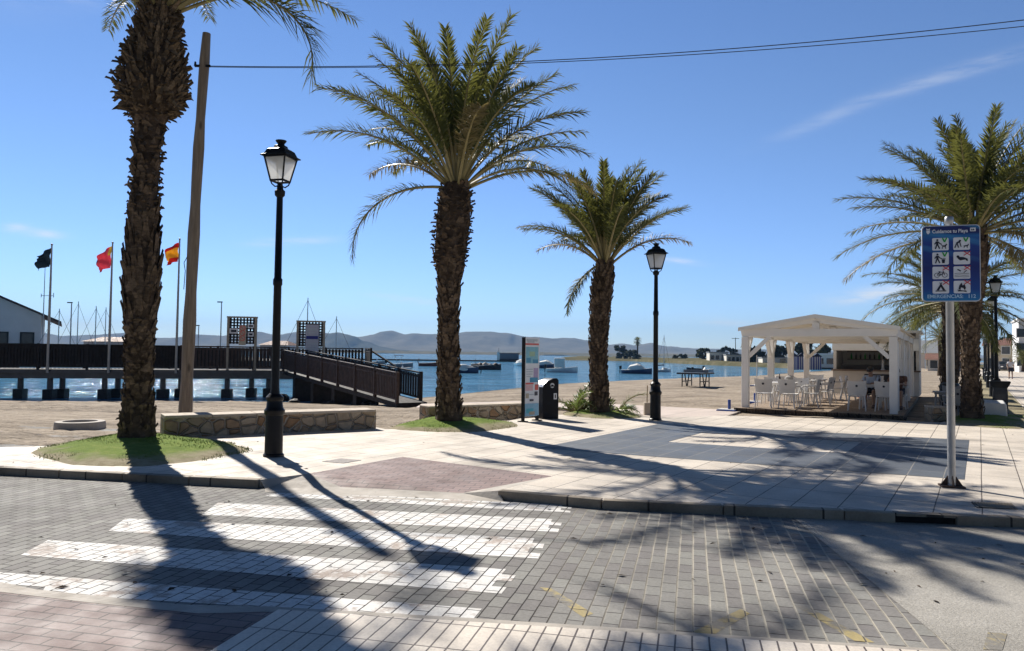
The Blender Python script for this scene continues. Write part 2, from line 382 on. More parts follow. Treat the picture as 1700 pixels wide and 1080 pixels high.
M['capstone'] = plain('cap_stone', (.52, .44, .35), .85, .25, 5, bump=.5)

# ------------------------------------------------------------------ ground
def P(*pts, z=0.0): return [at(x, y, z) for x, y in pts]
def sheet(name, poly, z, mat, kind='structure'):
    b = MB(); A = sum(poly[i][0] * poly[(i + 1) % len(poly)][1] - poly[(i + 1) % len(poly)][0] * poly[i][1] for i in range(len(poly)))
    if A < 0: poly = poly[::-1]
    b.add([(p[0], p[1], z) for p in poly], [tuple(range(len(poly)))]); return b.build(name, mat, kind=kind)
RZ = -.095
g = MB(); g.add([(-9000, -4000, -2.6), (9000, -4000, -2.6), (9000, 12000, -2.6), (-9000, 12000, -2.6)], [(0, 1, 2, 3)]); g.build('ground', plain('seabed', (.2, .19, .16), .95, .2, .01), kind='structure')

# shoreline (z = -.7) and beach terrain
WZ = -.7
shore = [Vector((-140, 30, 0)), at(-60, 668, WZ), at(300, 667, WZ), at(470, 668, WZ), at(560, 672, WZ), at(700, 660, WZ), at(780, 652, WZ), at(930, 637, WZ), at(1100, 629, WZ), at(1240, 625, WZ), at(1330, 617.5, WZ), at(1400, 614, WZ), Vector((110, 160, 0)), Vector((190, 300, 0))]
for s_ in shore: s_.z = 0
def shore_d(x, y):                            # signed distance, + on land (right/near side)
    best, sg = 1e9, 1
    for a, b in zip(shore[:-1], shore[1:]):
        ab = b - a; L2 = ab.x * ab.x + ab.y * ab.y
        t = max(0, min(1, ((x - a.x) * ab.x + (y - a.y) * ab.y) / L2))
        dx, dy = x - (a.x + ab.x * t), y - (a.y + ab.y * t); d = math.hypot(dx, dy)
        if d < best - 1e-6:
            best = d; sg = -1 if (ab.x * (y - a.y) - ab.y * (x - a.x)) > 0 else 1
    return best * sg
def smooth(a, b, x):
    t = max(0, min(1, (x - a) / (b - a))); return t * t * (3 - 2 * t)
def ground_z(x, y):
    d = shore_d(x, y)
    z = WZ + (.055 * d if d < 0 else .63 * min(1, d / 11.0) ** .8)
    z = max(z, -2.2)
    k = smooth(0, 3, d)
    z += k * (.05 * noise.noise(Vector((x * .35, y * .35, 1))) + .035 * noise.noise(Vector((x * 1.3, y * 1.3, 5))))
    z += k * (.045 * max(-.3, noise.noise(Vector((x * 2.8, y * 2.8, 7)))) + .03 * noise.noise(Vector((x * 5.2, y * 5.2, 2)))) * smooth(-.15, .25, noise.noise(Vector((x * .16, y * .3, 31))) + (.35 if y < 17 and x < -2 else 0))
    south = y - (10.6 - .2 * x if x < 6 else 9.4)
    z = z * smooth(-1, 1, south) + -.42 * (1 - smooth(-1, 1, south))
    return min(z, -.015)
def lines(lo, hi, fine_lo, fine_hi, step, grow=1.12):
    xs = []; x = fine_lo
    while x <= fine_hi: xs.append(x); x += step
    s = step; x = fine_hi
    while x < hi: s *= grow; x += s; xs.append(x)
    s = step; x = fine_lo
    while x > lo: s *= grow; x -= s; xs.insert(0, x)
    return xs
xs, ys = lines(-150, 330, -13, 16, .16, 1.08), lines(6, 420, 9.5, 33, .16, 1.08)
tm = MB(); tm.add([(x, y, ground_z(x, y)) for y in ys for x in xs], [(j * len(xs) + i, j * len(xs) + i + 1, (j + 1) * len(xs) + i + 1, (j + 1) * len(xs) + i) for j in range(len(ys) - 1) for i in range(len(xs) - 1)])
tm.build('beach_sand', M['sand'], kind='structure', smooth='all')
g = MB(); g.add([(-2500, 15, WZ), (1600, 15, WZ), (1600, 2600, WZ), (-2500, 2600, WZ)], [(0, 1, 2, 3)]); g.build('sea', M['water'], kind='structure')

# promenade slab with its ramp cut out
ramp_a, ramp_b, ramp_c, ramp_d, ramp_e = P((432, 796), (512, 786), (668, 758), (918, 790), (828, 814))
kerb_l = P((-400, 752), (-150, 767), (0, 775)); kerb_r = P((1000, 829), (1200, 838), (1400, 846.5), (1480, 851), (1700, 859))
far_r = kerb_r[-1] + CD * 16
back_r = far_r + PD * 150
north = P((1600, 694), (1560, 701), (1220, 689.5), (1100, 692), (1060, 689), (930, 688), (865, 694), (770, 712), (640, 712), (625, 709), (272, 722), (250, 735), (0, 742), (-500, 735))
prom = kerb_l + [ramp_a, ramp_b, ramp_c, ramp_d, ramp_e] + kerb_r + [far_r, far_r + PD * 26, kerb_r[-1] + CD * 7.5 + PD * 26, north[0] + PD * 120 + CD * 8, north[0] + PD * 120] + north
pm = MB(); pm.prism([(p.x, p.y) for p in prom], -.4, 0); pm.build('promenade', M['tile'], kind='structure')
# kerb stones, proud of the slab
def kerb(name, pts, w=.13):
    b = MB(); n = len(pts)
    for i in range(n - 1):
        p, q = pts[i], pts[i + 1]; L = (q - p).length; d = (q - p) / L; nn = Vector((d.y, -d.x, 0)); k = max(1, round(L / .9))
        for j in range(k):
            a = p + d * (L * j / k + .006); c = p + d * (L * (j + 1) / k - .006); hz = .004 + random.uniform(-.002, .004); o = random.uniform(-.006, .008)
            poly = [a + nn * (.05 + o), c + nn * (.05 + o), c - nn * (w - .05), a - nn * (w - .05)]
            b.prism([(v.x, v.y) for v in poly], -.42, hz)
    return b.build(name, M['kerb'], kind='structure', bevel=.014)
random.seed(4)
kerb('kerb', kerb_l + [ramp_a]); drain_a, drain_b = P((1486, 851.5), (1584, 855))
kerb('kerb', [ramp_e] + kerb_r[:-2] + [drain_a]); kerb('kerb', [drain_b, kerb_r[-1], far_r])
# ramp of red pavers with cement flanks
f_, g_, h_, i_ = at(836, 832, RZ), at(768, 818, -.078), at(566, 808, -.078), at(440, 811, RZ)
r = MB(); r.add([ramp_b, ramp_c, ramp_d, g_, h_], [(4, 3, 2, 1, 0)][::1]); o = r.build('ramp', M['red_paver2'], kind='structure')
r = MB(); r.add([ramp_a, ramp_b, h_, i_, ramp_d, ramp_e, f_, g_], [(3, 2, 1, 0), (7, 6, 5, 4)]); r.build('ramp_flank', M['concrete'], kind='structure')
r = MB(); lip = [at(440, 816, RZ + .003), at(836, 838, RZ + .003)]; r.add([i_ , h_, g_, f_, lip[1], lip[0]], [(0, 5, 4, 3, 2, 1)]); r.build('ramp_lip', M['concrete'], kind='structure')

# road: grey pavers, asphalt to the right, crossing stripes
road = [Vector((-45, -12, 0)), Vector((14, -12, 0)), Vector((14, 12, 0)), Vector((-45, 22, 0))]
sheet('road', road, RZ, M['paver'])
as_a, as_b = at(1325, 866, RZ), at(1590, 1084, RZ); dd = (as_b - as_a).normalized()
sheet('asphalt_road', [as_a - dd * 2, as_b + dd * 14, as_b + dd * 14 + E1 * 30, as_a + E1 * 32 - dd * 2], RZ + .004, M['asphalt'])
cz = RZ + .002
def ragged(edge_pts):                         # stripe outline stepped like the pavers' ends
    return edge_pts
stripe_px = [  # photo corners of each stripe: upper left, upper right, lower right, lower left
    [(470, 815), (942, 838), (938, 850), (440, 823)],
    [(362, 834), (926, 862), (917, 882), (335, 854)],
    [(208, 860), (897, 894), (883, 926), (180, 881)],
    [(80, 896), (852, 945), (820, 984), (34, 921)],
    [(-60, 945), (800, 1010), (785, 1028), (68, 985), (75, 974), (-80, 962)]]
for s_ in stripe_px:
    w_ = [at(x, y, cz) for x, y in s_]; 
    # step both ends along whole pavers
    a, b_, c, d_ = w_[0], w_[1], w_[2], w_[-1]
    if len(w_) == 4:
        def stair(p, q, sgn):
            n = 4; out = []
            for k in range(n):
                u, v = p.lerp(q, k / n), p.lerp(q, (k + 1) / n); sft = E1 * (.056 * sgn * (1 if k % 2 else -1))
                out += [u + sft, v + sft]
            return out
        w_ = [a] + stair(b_, c, 1)[0:8] + [d_]
    sheet('crossing_stripe', w_, cz, M['stripe'])
for y_ in ([(896, 974), (915, 976), (985, 1018), (968, 1024)], [(1150, 1048), (1230, 1010), (1245, 1018), (1180, 1056)], [(1318, 1004), (1340, 1006), (1452, 1066), (1420, 1064)], [(1640, 1050), (1672, 1053), (1664, 1080), (1632, 1079)]):
    sheet('road_marking', [at(x, y, cz) for x, y in y_], cz + (.004 if y_[0][0] > 1600 else -.0008), M['yellow_paint'])
# near footway, its gutter, and red pavers at the lower left
nz = -.076
n_a, n_b = at(462, 1011, nz), at(1570, 1082, nz); nd = (n_b - n_a).normalized()
near = [n_a, n_b + nd * .6, n_b + nd * .6 - E2 * 6, n_a - E2 * 6]
b = MB(); b.prism([(p.x, p.y) for p in near], -.4, nz); b.build('near_footway', M['near_tile'], kind='structure')
gut = [(-200, 945), (-40, 957), (60, 978), (300, 1003), (462, 1007), (790, 1026), (1575, 1078), (1575, 1090), (462, 1015), (330, 1018), (150, 1000), (0, 982), (-200, 955)]
sheet('gutter', [at(x, y, RZ + .008) for x, y in gut], RZ + .008, M['concrete'])
redp = [at(x, y, RZ + .006) for x, y in ((-300, 955), (0, 980), (150, 999), (330, 1016), (470, 1014))]
sheet('red_footway', redp + [redp[-1] - E2 * 6, redp[0] - E2 * 6], RZ + .0065, M['red_paver'])
# dark frame laid in the promenade
fr_o = P((1096, 703), (1609, 730.5), (1601, 796)); BL = fr_o[2] - (fr_o[1] - fr_o[0])
TL, TR, BR = fr_o
u_, v_ = TR - TL, BL - TL
def fuv(a, b): return TL + u_ * a + v_ * b
ia, ib, ja, jb = .235, .72, .27, .63
z4 = .004
fm = MB()
pts = [fuv(0, 0), fuv(1, 0), fuv(1, 1), fuv(0, 1), fuv(ia, ja), fuv(ib, ja), fuv(ib, jb), fuv(ia, jb)]
fm.add([(p.x, p.y, z4) for p in pts], [(0, 4, 5, 1)[::-1], (1, 5, 6, 2)[::-1], (2, 6, 7, 3)[::-1], (3, 7, 4, 0)[::-1]])
fm.build('dark_paving', M['slate'], kind='structure')
# path slabs on the sand
bp = [(690, 676), (700, 670), (860, 665.5), (1010, 670), (1112, 675), (1232, 681.5), (1196, 693), (1090, 693), (1050, 688), (930, 678)]
b = MB(); b.prism([(at(x, y, -.02).x, at(x, y, -.02).y) for x, y in bp], -.35, -.02)
b.build('beach_path', brick_mat('pink_path_slabs', (.60, .50, .43), (.64, .54, .47), (.3, .25, .2), 1.2, 1.2, .012, AP, offset=0, stain=.3), kind='structure')
# street beyond the promenade, on the right
st = [far_r + PD * 26, kerb_r[-1] + CD * 7.5 + PD * 26 + PD * 0, north[0] + PD * 125 + CD * 8, north[0] + PD * 125 + CD * 40, far_r + PD * 26 + CD * 30]
b = MB(); b.prism([(p.x, p.y) for p in st], -.4, -.035); b.build('street', plain('street_asphalt', (.21, .21, .215), .85, .2, 1.2, bump=.4), kind='structure')

# turf mounds
def mound(px, h, cen, seed, blades=2600):
    rim = [at(x, y, .002) for x, y in px]; c = at(*cen, 0)
    rnd = random.Random(seed); b = MB(); n = len(rim)
    fine = []
    for i in range(n):
        for k in range(4): fine.append(rim[i].lerp(rim[(i + 1) % n], k / 4))
    fine = [(fine[i - 1] + fine[i] * 2 + fine[(i + 1) % len(fine)]) / 4 for i in range(len(fine))]
    N = len(fine); rings = 8; vs = []
    for k in range(rings):
        f = 1 - k / rings
        for p in fine:
            q = c + (p - c) * f
            z = h * (1 - f * f) ** 1.2 + .02 * noise.noise(Vector((q.x * 2.5, q.y * 2.5, seed))) * (1 if k else 0) + .006 - (.05 if k == 0 else 0)
            vs.append((q.x, q.y, z))
    vs.append((c.x, c.y, h)); fs = []
    for k in range(rings - 1):
        for i in range(N):
            fs.append((k * N + i, k * N + (i + 1) % N, (k + 1) * N + (i + 1) % N, (k + 1) * N + i))
    fs += [((rings - 1) * N + i, (rings - 1) * N + (i + 1) % N, rings * N) for i in range(N)]
    b.add(vs, fs)
    for _ in range(blades):
        f = math.sqrt(rnd.random()) * 1.01; i = rnd.randrange(N); p = fine[i].lerp(fine[(i + 1) % N], rnd.random()); q = c + (p - c) * f
        if noise.noise(Vector((q.x * 1.1 + 4, q.y * 1.1, 0))) > .75 - f * .9 or f > .97: continue
        z = h * max(0, 1 - f * f) ** 1.2; a = rnd.random() * 6.28; w = .007; l = rnd.uniform(.01, .035)
        dx, dy = math.cos(a) * w, math.sin(a) * w; t = Vector((rnd.uniform(-.03, .03), rnd.uniform(-.03, .03), l))
        b.add([(q.x - dx, q.y - dy, z - .005), (q.x + dx, q.y + dy, z - .005), (q.x + t.x, q.y + t.y, z + l)], [(0, 1, 2)], 1)
    return b.build('grass', [M['turf'], M['blade']], kind='stuff', smooth='all')
mound([(28, 752), (110, 776), (240, 778), (330, 768), (436, 749), (400, 736), (300, 724), (240, 716), (185, 722), (90, 738)], .15, (222, 738), 1, 9000)
mound([(632, 712), (720, 718), (800, 718), (870, 708), (866, 702), (800, 698), (745, 694), (690, 697)], .16, (742, 704), 2)
mound([(925, 689), (1000, 696), (1072, 694), (1060, 686), (1020, 680), (985, 677), (945, 682)], .12, (995, 686), 3)
mound([(1560, 702), (1640, 711), (1720, 714), (1720, 690), (1660, 686), (1600, 686), (1575, 693)], .1, (1618, 697), 4)
# strip of turf along the lamps
sp = [north[0] + PD * 2 + CD * .4, north[0] + PD * 60 + CD * .4, north[0] + PD * 60 + CD * 1.6, north[0] + PD * 2 + CD * 1.6]
b = MB(); b.prism([(p.x, p.y) for p in sp], -.1, .02); b.build('turf_strip', M['turf'], kind='structure')
# sea inlet lip etc.

# ------------------------------------------------------------------ hills and far shore
def rock(name, c, c2, sc_):
    t = NT(name); t.color(t.ramp(t.noise(sc_, 8, .7), [(.3, c), (.7, c2)])); t.set(Roughness=1); t.p.inputs['Specular IOR Level'].default_value = 0; return t.m
def hills(name, prof, D, mat, seed, step, deep=1.0):
    def hz(x): return 584.6 + (x - 640) * .0122
    pr = [((x - 850) / FPX * D, (hz(x) - y) / FPX * D) for x, y in prof]
    def H(X):
        for (a, ha), (b, hb) in zip(pr[:-1], pr[1:]):
            if a <= X <= b:
                t = (X - a) / (b - a); t = t * t * (3 - 2 * t) * .6 + t * .4; return ha + (hb - ha) * t
        return 0
    rows = [(-720, .0), (-600, .06), (-480, .15), (-380, .27), (-280, .42), (-190, .6), (-110, .78), (-45, .94), (0, 1), (80, .93), (250, .6), (500, .2), (800, 0)]
    X0, X1 = pr[0][0], pr[-1][0]; n = int((X1 - X0) / step); vs, fs = [], []
    for dy, k in rows:
        for i in range(n + 1):
            X = X0 + (X1 - X0) * i / n; h = max(H(X), 0)
            spur = noise.fractal(Vector((X / 150, dy * deep / 400, seed)), 1, 2, 5)
            kk = max(0, k + (.28 * spur * (1 - abs(2 * k - 1)) if dy < 0 else 0))
            z = h * kk + (1.2 * noise.noise(Vector((X / 18, dy, seed))) + 4 * noise.fractal(Vector((X / 70, dy / 90, seed + 3)), 1, 2, 4) if k > .5 else 0)
            vs.append((X + spur * 30 * (k < .95), D + dy * deep, z - 1.5 + 3.1 * k))
    for j in range(len(rows) - 1):
        for i in range(n): fs.append((j * (n + 1) + i, j * (n + 1) + i + 1, (j + 1) * (n + 1) + i + 1, (j + 1) * (n + 1) + i))
    b = MB(); b.add(vs, fs); return b.build(name, mat, kind='structure', smooth='all')
ridge = [(-700, 575), (-300, 562), (-100, 556), (0, 551), (68, 552), (90, 558), (150, 556), (210, 553), (261, 561), (302, 559), (328, 555), (375, 557), (430, 551), (453, 555), (491, 552), (541, 552), (567, 554), (592, 559), (619, 555), (632, 551), (651, 548.5), (672, 554), (713, 554), (760, 552), (790, 550), (812, 550), (837, 552), (888, 560), (919, 561), (950, 560), (976, 565), (1010, 571), (1042, 571), (1052, 573), (1070, 570), (1082, 568.5), (1099, 574), (1123, 576), (1146, 577.5), (1183, 578.5), (1300, 581), (1500, 588), (1900, 592)]
hills('hills', ridge, 3000, rock('hill_scrub', (.11, .105, .085), (.21, .19, .15), .012), 1, 14)
hills('hills', [(440, 586), (470, 575), (505, 562), (540, 554), (558, 551.5), (580, 555.5), (605, 566), (630, 574), (660, 580), (700, 586)], 2350, rock('near_hill_scrub', (.06, .065, .05), (.13, .125, .095), .02), 7, 12, .5)
b = MB(); vs, fs = [], []
n = 520
for j, (y, k) in enumerate(((1500, 0), (1510, .25), (1560, .55), (1640, .8), (1760, 1.0), (1900, .9), (2100, .5))):
    for i in range(n + 1):
        X = -1700 + 3200 * i / n; z = k * (7.2 + 2.5 * noise.noise(Vector((X / 160, 0, 3))) + 4.2 * max(0, noise.noise(Vector((X / 14, j * 3, 9)))) + 3.0 * max(0, noise.noise(Vector((X / 5, j * 5, 2)))))
        z *= .85
        vs.append((X, y + 20 * noise.noise(Vector((X / 60, j, 4))), WZ - .2 + z))
fs = [(j * (n + 1) + i, j * (n + 1) + i + 1, (j + 1) * (n + 1) + i + 1, (j + 1) * (n + 1) + i) for j in range(6) for i in range(n)]
b.add(vs, fs); b.build('far_shore', rock('far_scrub', (.055, .062, .035), (.21, .18, .12), .03), kind='structure')
# ------------------------------------------------------------------ palms
def leaf_mat(name, a, b, trans, rough=.42, tr=.32):
    t = NT(name); c = t.ramp(t.noise(1.4, 5, .6), [(.3, a), (.7, b)])
    c = t.mix(.5, c, t.ramp(t.noise(14, 3), [(.3, .7), (.7, 1.25)]), 'MULTIPLY')
    t.color(c); t.set(Roughness=rough); t.p.inputs['Specular IOR Level'].default_value = .16
    tb = t.n.new('ShaderNodeBsdfTranslucent'); tb.inputs[0].default_value = (*trans, 1)
    ms = t.n.new('ShaderNodeMixShader'); ms.inputs[0].default_value = tr
    t.l.new(t.p.outputs[0], ms.inputs[1]); t.l.new(tb.outputs[0], ms.inputs[2]); t.l.new(ms.outputs[0], t.out.inputs[0]); return t.m
M['frond'] = leaf_mat('palm_leaflet', (.058, .074, .024), (.105, .122, .042), (.22, .22, .05), rough=.62, tr=.27)
M['frond_old'] = leaf_mat('old_palm_leaflet', (.14, .12, .055), (.20, .17, .08), (.28, .22, .08))
M['rachis'] = plain('palm_rachis', (.30, .25, .11), .5, .3, 4)
def bark(name, a, b):
    t = NT(name); v = t.map(scale=(1, 1, 3)); c = t.ramp(t.noise(7, 7, .7, vec=v), [(.28, a), (.7, b)])
    c = t.mix(.55, c, t.ramp(t.noise(1.3, 3), [(.3, .65), (.7, 1.15)]), 'MULTIPLY')
    s_ = t.n.new('ShaderNodeSeparateColor'); t.l.new(t.voro(9, vec=t.map(scale=(1, 1, .8)), out='Color'), s_.inputs[0]); c = t.mix(.85, c, t.ramp(s_.outputs[0], [(0, (.5, .47, .45)), (.6, (1, .98, .95)), (1, (1.5, 1.45, 1.4))]), 'MULTIPLY')
    t.color(c); t.set(Roughness=.95); t.p.inputs['Specular IOR Level'].default_value = .15
    t.normal(t.bump(t.noise(26, 5, .7, vec=t.map(scale=(1, 1, .35))), .8, .02)); return t.m
M['bark'] = bark('palm_bark', (.035, .026, .019), (.12, .085, .058))
M['boot'] = bark('palm_leaf_base', (.045, .033, .023), (.20, .145, .098))
M['skirt'] = bark('dry_palm_fibre', (.07, .052, .034), (.25, .185, .12))

def interp(tab, z):
    for (a, ra), (b, rb) in zip(tab[:-1], tab[1:]):
        if a <= z <= b: return ra + (rb - ra) * (z - a) / (b - a)
    return tab[-1][1] if z > tab[-1][0] else tab[0][1]
def palm_trunk(tab, lean, seed, boot, skirt_from=None, n=18, zones=()):
    rnd = random.Random(seed); b = MB(); H = tab[-1][0]
    def cen(z): t = z / H; return Vector((lean[0] * t * t + .05 * math.sin(t * 4 + seed), lean[1] * t * t + .04 * math.cos(t * 5 + seed), z))
    zs = [H * i / 50 for i in range(51)]
    pts = [cen(z) for z in zs]
    vs, fs = [], []
    for i, z in enumerate(zs):
        for k in range(n):
            a = 6.2832 * k / n; r = interp(tab, z) * (.93 + .1 * noise.noise(Vector((math.cos(a) * 2, math.sin(a) * 2, z * 4 + seed))))
            vs.append(pts[i] + Vector((r * math.cos(a), r * math.sin(a), -.12 if i == 0 else 0)))
    for i in range(50):
        for k in range(n): fs.append((i * n + k, i * n + (k + 1) % n, (i + 1) * n + (k + 1) % n, (i + 1) * n + k))
    fs.append(tuple(50 * n + k for k in range(n))); b.add(vs, fs)
    z, i = .12, 0
    while z < H - .02:
        a = i * 2.39996 + rnd.uniform(-.3, .3); r = interp(tab, z); c = cen(z)
        sk = skirt_from is not None and z > skirt_from; zr = 0
        k_ = rnd.choice((.5, .8, .9, 1, 1, 1.15, 1.5)); w = boot[0] * k_ * rnd.uniform(.8, 1.2) * (.75 if z < .5 else 1); h = boot[1] * k_ * rnd.uniform(.6, 1.4); o = boot[2] * rnd.uniform(.4, 1.6)
        for za, zb, kw, kh, ko, rag in zones:
            if za <= z < zb: w *= kw; h *= kh * rnd.uniform(.7, 1.3); o *= ko * rnd.uniform(.6, 1.5); zr = rag
        if sk: w *= rnd.uniform(.35, .9); h *= rnd.uniform(.45, 1.1); o *= rnd.uniform(.9, 2.4)
        er = Vector((math.cos(a), math.sin(a), 0)); et = Vector((-math.sin(a), math.cos(a), 0)); up = Vector((0, 0, 1))
        p = c + er * (r * .93)
        tip = p + er * (o + r * .05) + up * h + et * rnd.uniform(-.25, .25) * w
        if sk and rnd.random() < .45: tip = p + er * (o * 1.2 + .04) - up * h * rnd.uniform(-.5, .8)
        if rnd.random() < zr: tip = p + er * (o * 1.1 + .03) - up * h * rnd.uniform(-.3, .6)
        tw = w * rnd.uniform(.3, .75)
        q = [p - et * w * .5, p - up * h * .25 + er * .015, p + et * w * .5, p + up * h * .3, tip - et * tw * .5, tip + et * tw * .5, tip + up * .035 - er * .02]
        b.add(q, [(0, 1, 5, 4), (1, 2, 5), (2, 3, 6, 5), (3, 0, 4, 6), (4, 5, 6)], 2 if sk else 1)
        i += 1; z += boot[3] * (.3 if sk else 1)
    return b, cen(H)
def frond_into(b, base, az, el, L, droop, rnd, pairs=104, leaf=.46, twist=0, mi=0, petiole=.16, side=0.0):
    n = 18; p = Vector(base); h = Vector((math.cos(az), math.sin(az), 0)); sd = Vector((-math.sin(az), math.cos(az), 0))
    pts, dirs = [p.copy()], []
    e = el; ds = L / n
    for i in range(n):
        s = (i + .5) / n; e = el - droop * s ** 1.35
        hh = (h + sd * side * s).normalized()
        d = hh * math.cos(e) + Vector((0, 0, 1)) * math.sin(e); dirs.append(d); p = p + d * ds; pts.append(p.copy())
    dirs.append(dirs[-1])
    b.chain(pts, [.030 * (1 - i / n) ** .8 + .005 for i in range(n + 1)], 4, 1, ref=sd)
    for k in range(pairs):
        s = petiole + (1 - petiole) * (k + rnd.random() * .5) / pairs; f = s * n; i = min(n - 1, int(f)); q = pts[i].lerp(pts[i + 1], f - i); d = dirs[i]
        sh = (h + sd * side * s).normalized(); s0 = Vector((-sh.y, sh.x, 0)); up = s0.cross(d); up = -up if up.z < 0 and el > 0 else up
        t = (s - petiole) / (1 - petiole)
        ll = leaf * (min(1, .35 + 2.6 * t) if t < .25 else (1.0 - .55 * ((t - .25) / .75) ** 1.6)) * rnd.uniform(.82, 1.12)
        for sg in (-1, 1):
            fw = .55 + .55 * t + rnd.uniform(-.12, .12); vv = rnd.choice((.8, .55, .35, .15, -.1, -.45)) + rnd.uniform(-.15, .15) + .15 * (1 - t)
            dd = (s0 * sg * .72 + d * fw + up * vv).normalized()
            wv = dd.cross(up * .8 + s0 * sg * .35 + d * .2).normalized() * (.0165 * (ll / .46) ** .4)
            mid = q + dd * ll * .5; tip = q + dd * ll + Vector((0, 0, -rnd.uniform(.02, .3) * ll)) + d * ll * .05
            b.add([q - wv * .5, q + wv * .5, mid + wv, mid - wv, tip], [(0, 1, 2, 3), (3, 2, 4)], mi)
def palm(name, label, base, tab, lean, seed, boot, fronds, hanging=(), skirt_from=None, zones=(), pet=.16, group='tall palms along the promenade', dry=0):
    root = thing(name, label, 'palm', base, 0, group)
    tb, top = palm_trunk(tab, lean, seed, boot, skirt_from, zones=zones)
    tb.build('trunk', [M['bark'], M['boot'], M['skirt']], root)
    rnd = random.Random(seed + 50); cb = MB(); rt = tab[-1][1]
    n, L, e_lo, e_hi, dr, leaf = fronds
    for i in range(n):
        t = (i + .5) / n; az = i * 2.39996 + rnd.uniform(-.25, .25); el = e_lo + (e_hi - e_lo) * t ** .85 + rnd.uniform(-.08, .08)
        l = L * rnd.uniform(.86, 1.06) * (1 - .12 * (t > .85)); d = dr * (1.15 - .55 * t) * rnd.uniform(.8, 1.2)
        r0 = rt * (.75 - .6 * t)
        frond_into(cb, top + Vector((math.cos(az) * r0, math.sin(az) * r0, -.12 + .25 * t)), az, el, l, d, rnd, leaf=leaf, mi=2 if i < dry else 0, side=rnd.uniform(-.3, .3), petiole=pet)
    cb.build('crown', [M['frond'], M['rachis'], M['frond_old']], root)
    for (az, el, l, d, lf, sd_) in hanging:
        hb = MB(); frond_into(hb, top + Vector((math.cos(az) * rt * .7, math.sin(az) * rt * .7, -.1)), az, el, l, d, rnd, leaf=lf, mi=0, side=sd_)
        hb.build('hanging_frond', [M['frond'], M['rachis']], root)
    return root
def gp(px, py, z): return at(px, py, z)
b1 = at(222, 727, .12)
palm('palm_tree', 'tallest palm with thick shaggy trunk on the grass mound near the left kerb', b1,
     [(0, .34), (.35, .27), (.9, .22), (1.6, .235), (2.3, .27), (2.8, .275), (3.3, .235), (4.1, .215), (4.9, .225), (5.35, .25), (5.6, .46), (5.85, .55), (6.3, .47), (6.75, .35), (7.1, .3), (7.35, .27)], (.25, 0), 1, (.105, .15, .042, .0088),
     (40, 4.0, R(30), R(84), R(42), .5), hanging=((R(2), R(32), 3.35, R(132), .72, 0), (R(188), R(40), 3.3, R(100), .5, 0), (R(-30), R(38), 3.6, R(110), .55, 0)), skirt_from=5.4, zones=((0, .5, 1, .6, .5, .5), (.5, 2.0, 1.05, .55, .45, .1), (2.0, 3.7, .95, 1.55, 1.0, 0), (3.7, 5.5, .9, .65, .9, .5)))
b2 = at(742, 697, .13)
palm('palm_tree', 'large palm with one low drooping frond behind the centre grass mound', b2,
     [(0, .33), (.3, .27), (.9, .245), (1.9, .22), (2.6, .235), (3.1, .27), (3.6, .37), (4.2, .40), (4.7, .40), (5.0, .36), (5.25, .28)], (.15, 0), 2, (.10, .12, .04, .0088),
     (44, 3.45, R(32), R(88), R(54), .5), pet=.22, zones=((0, 3.4, 1, 1, .8, 0), (3.4, 6, 1.05, .6, 1.25, .55)), dry=3, hanging=((R(184), R(4), 3.05, R(102), .45, .1), (R(-12), R(30), 2.7, R(82), .42, 0)))
b3 = at(995, 683, .09)
palm('palm_tree', 'slender palm with upright fan crown beside the low green palm shoots', b3,
     [(0, .31), (.3, .26), (1, .225), (2, .25), (2.6, .27), (3.3, .30), (3.7, .28), (4.05, .21)], (.08, 0), 3, (.095, .11, .036, .0100),
     (40, 2.68, R(38), R(88), R(50), .42), pet=.22, dry=2, hanging=((R(205), R(-30), 1.75, R(56), .32, 0),))
b4 = at(1616, 694, .08)
palm('palm_tree', 'bushy palm standing behind the blue beach rules sign', b4,
     [(0, .31), (.3, .25), (1, .205), (2, .205), (3, .26), (3.8, .34), (4.5, .37), (4.9, .30)], (.05, .1), 4, (.10, .10, .028, .011),
     (60, 3.3, R(-6), R(87), R(44), .48), dry=3)
for i_, (x, y, z0, lab, sc_, seed) in enumerate(((0, 0, 0, 'palm behind the bushy palm, nearest along the lamp row', .85, 11), (0, 0, 0, 'second palm back along the lamp row', .8, 12), (0, 0, 0, 'third palm back along the lamp row', .8, 13), (0, 0, 0, 'farthest palm along the lamp row', .8, 14))):
    bb = b4 + PD * (9 + 8.5 * i_) + CD * (-.75 - .22 * i_)
    palm('palm_tree', lab, bb, [(0, .32), (1, .27), (3, .33), (3.7 + .3 * i_, .34)], (0, 0), seed, (.13, .14, .04, .03), (40, 3.2, R(-20), R(84), R(58), .42), group='palms in a row along the promenade lamps')
# low shoots round the third palm
def shoot(base, n, L, label, seed):
    r = thing('palm_shoot', label, 'palm shoot', base, 0, 'young palm shoots by the slender palm'); rnd = random.Random(seed); b = MB()
    for i in range(n): frond_into(b, Vector((rnd.uniform(-.08, .08), rnd.uniform(-.08, .08), 0)), i * 2.4 + rnd.random(), R(rnd.uniform(25, 80)), L * rnd.uniform(.7, 1.1), R(70), rnd, pairs=22, leaf=.26)
    b.build('fronds', [M['shoot'], M['rachis'], M['frond_old']], r)
    s = MB(); s.chain([(0, 0, -.1), (0, 0, .12)], [.08, .05], 8); s.build('stem', M['bark'], r)
M['shoot'] = leaf_mat('young_palm_leaflet', (.07, .12, .035), (.12, .18, .06), (.2, .26, .06))
shoot(b3 + Vector((-.55, .4, -.1)), 9, 1.35, 'grey green palm shoot left of the slender palm trunk', 5)
shoot(b3 + Vector((.48, .25, -.06)), 11, 1.0, 'bright green palm shoot right of the slender palm trunk', 6)
r_ = random.Random(3); b = MB()
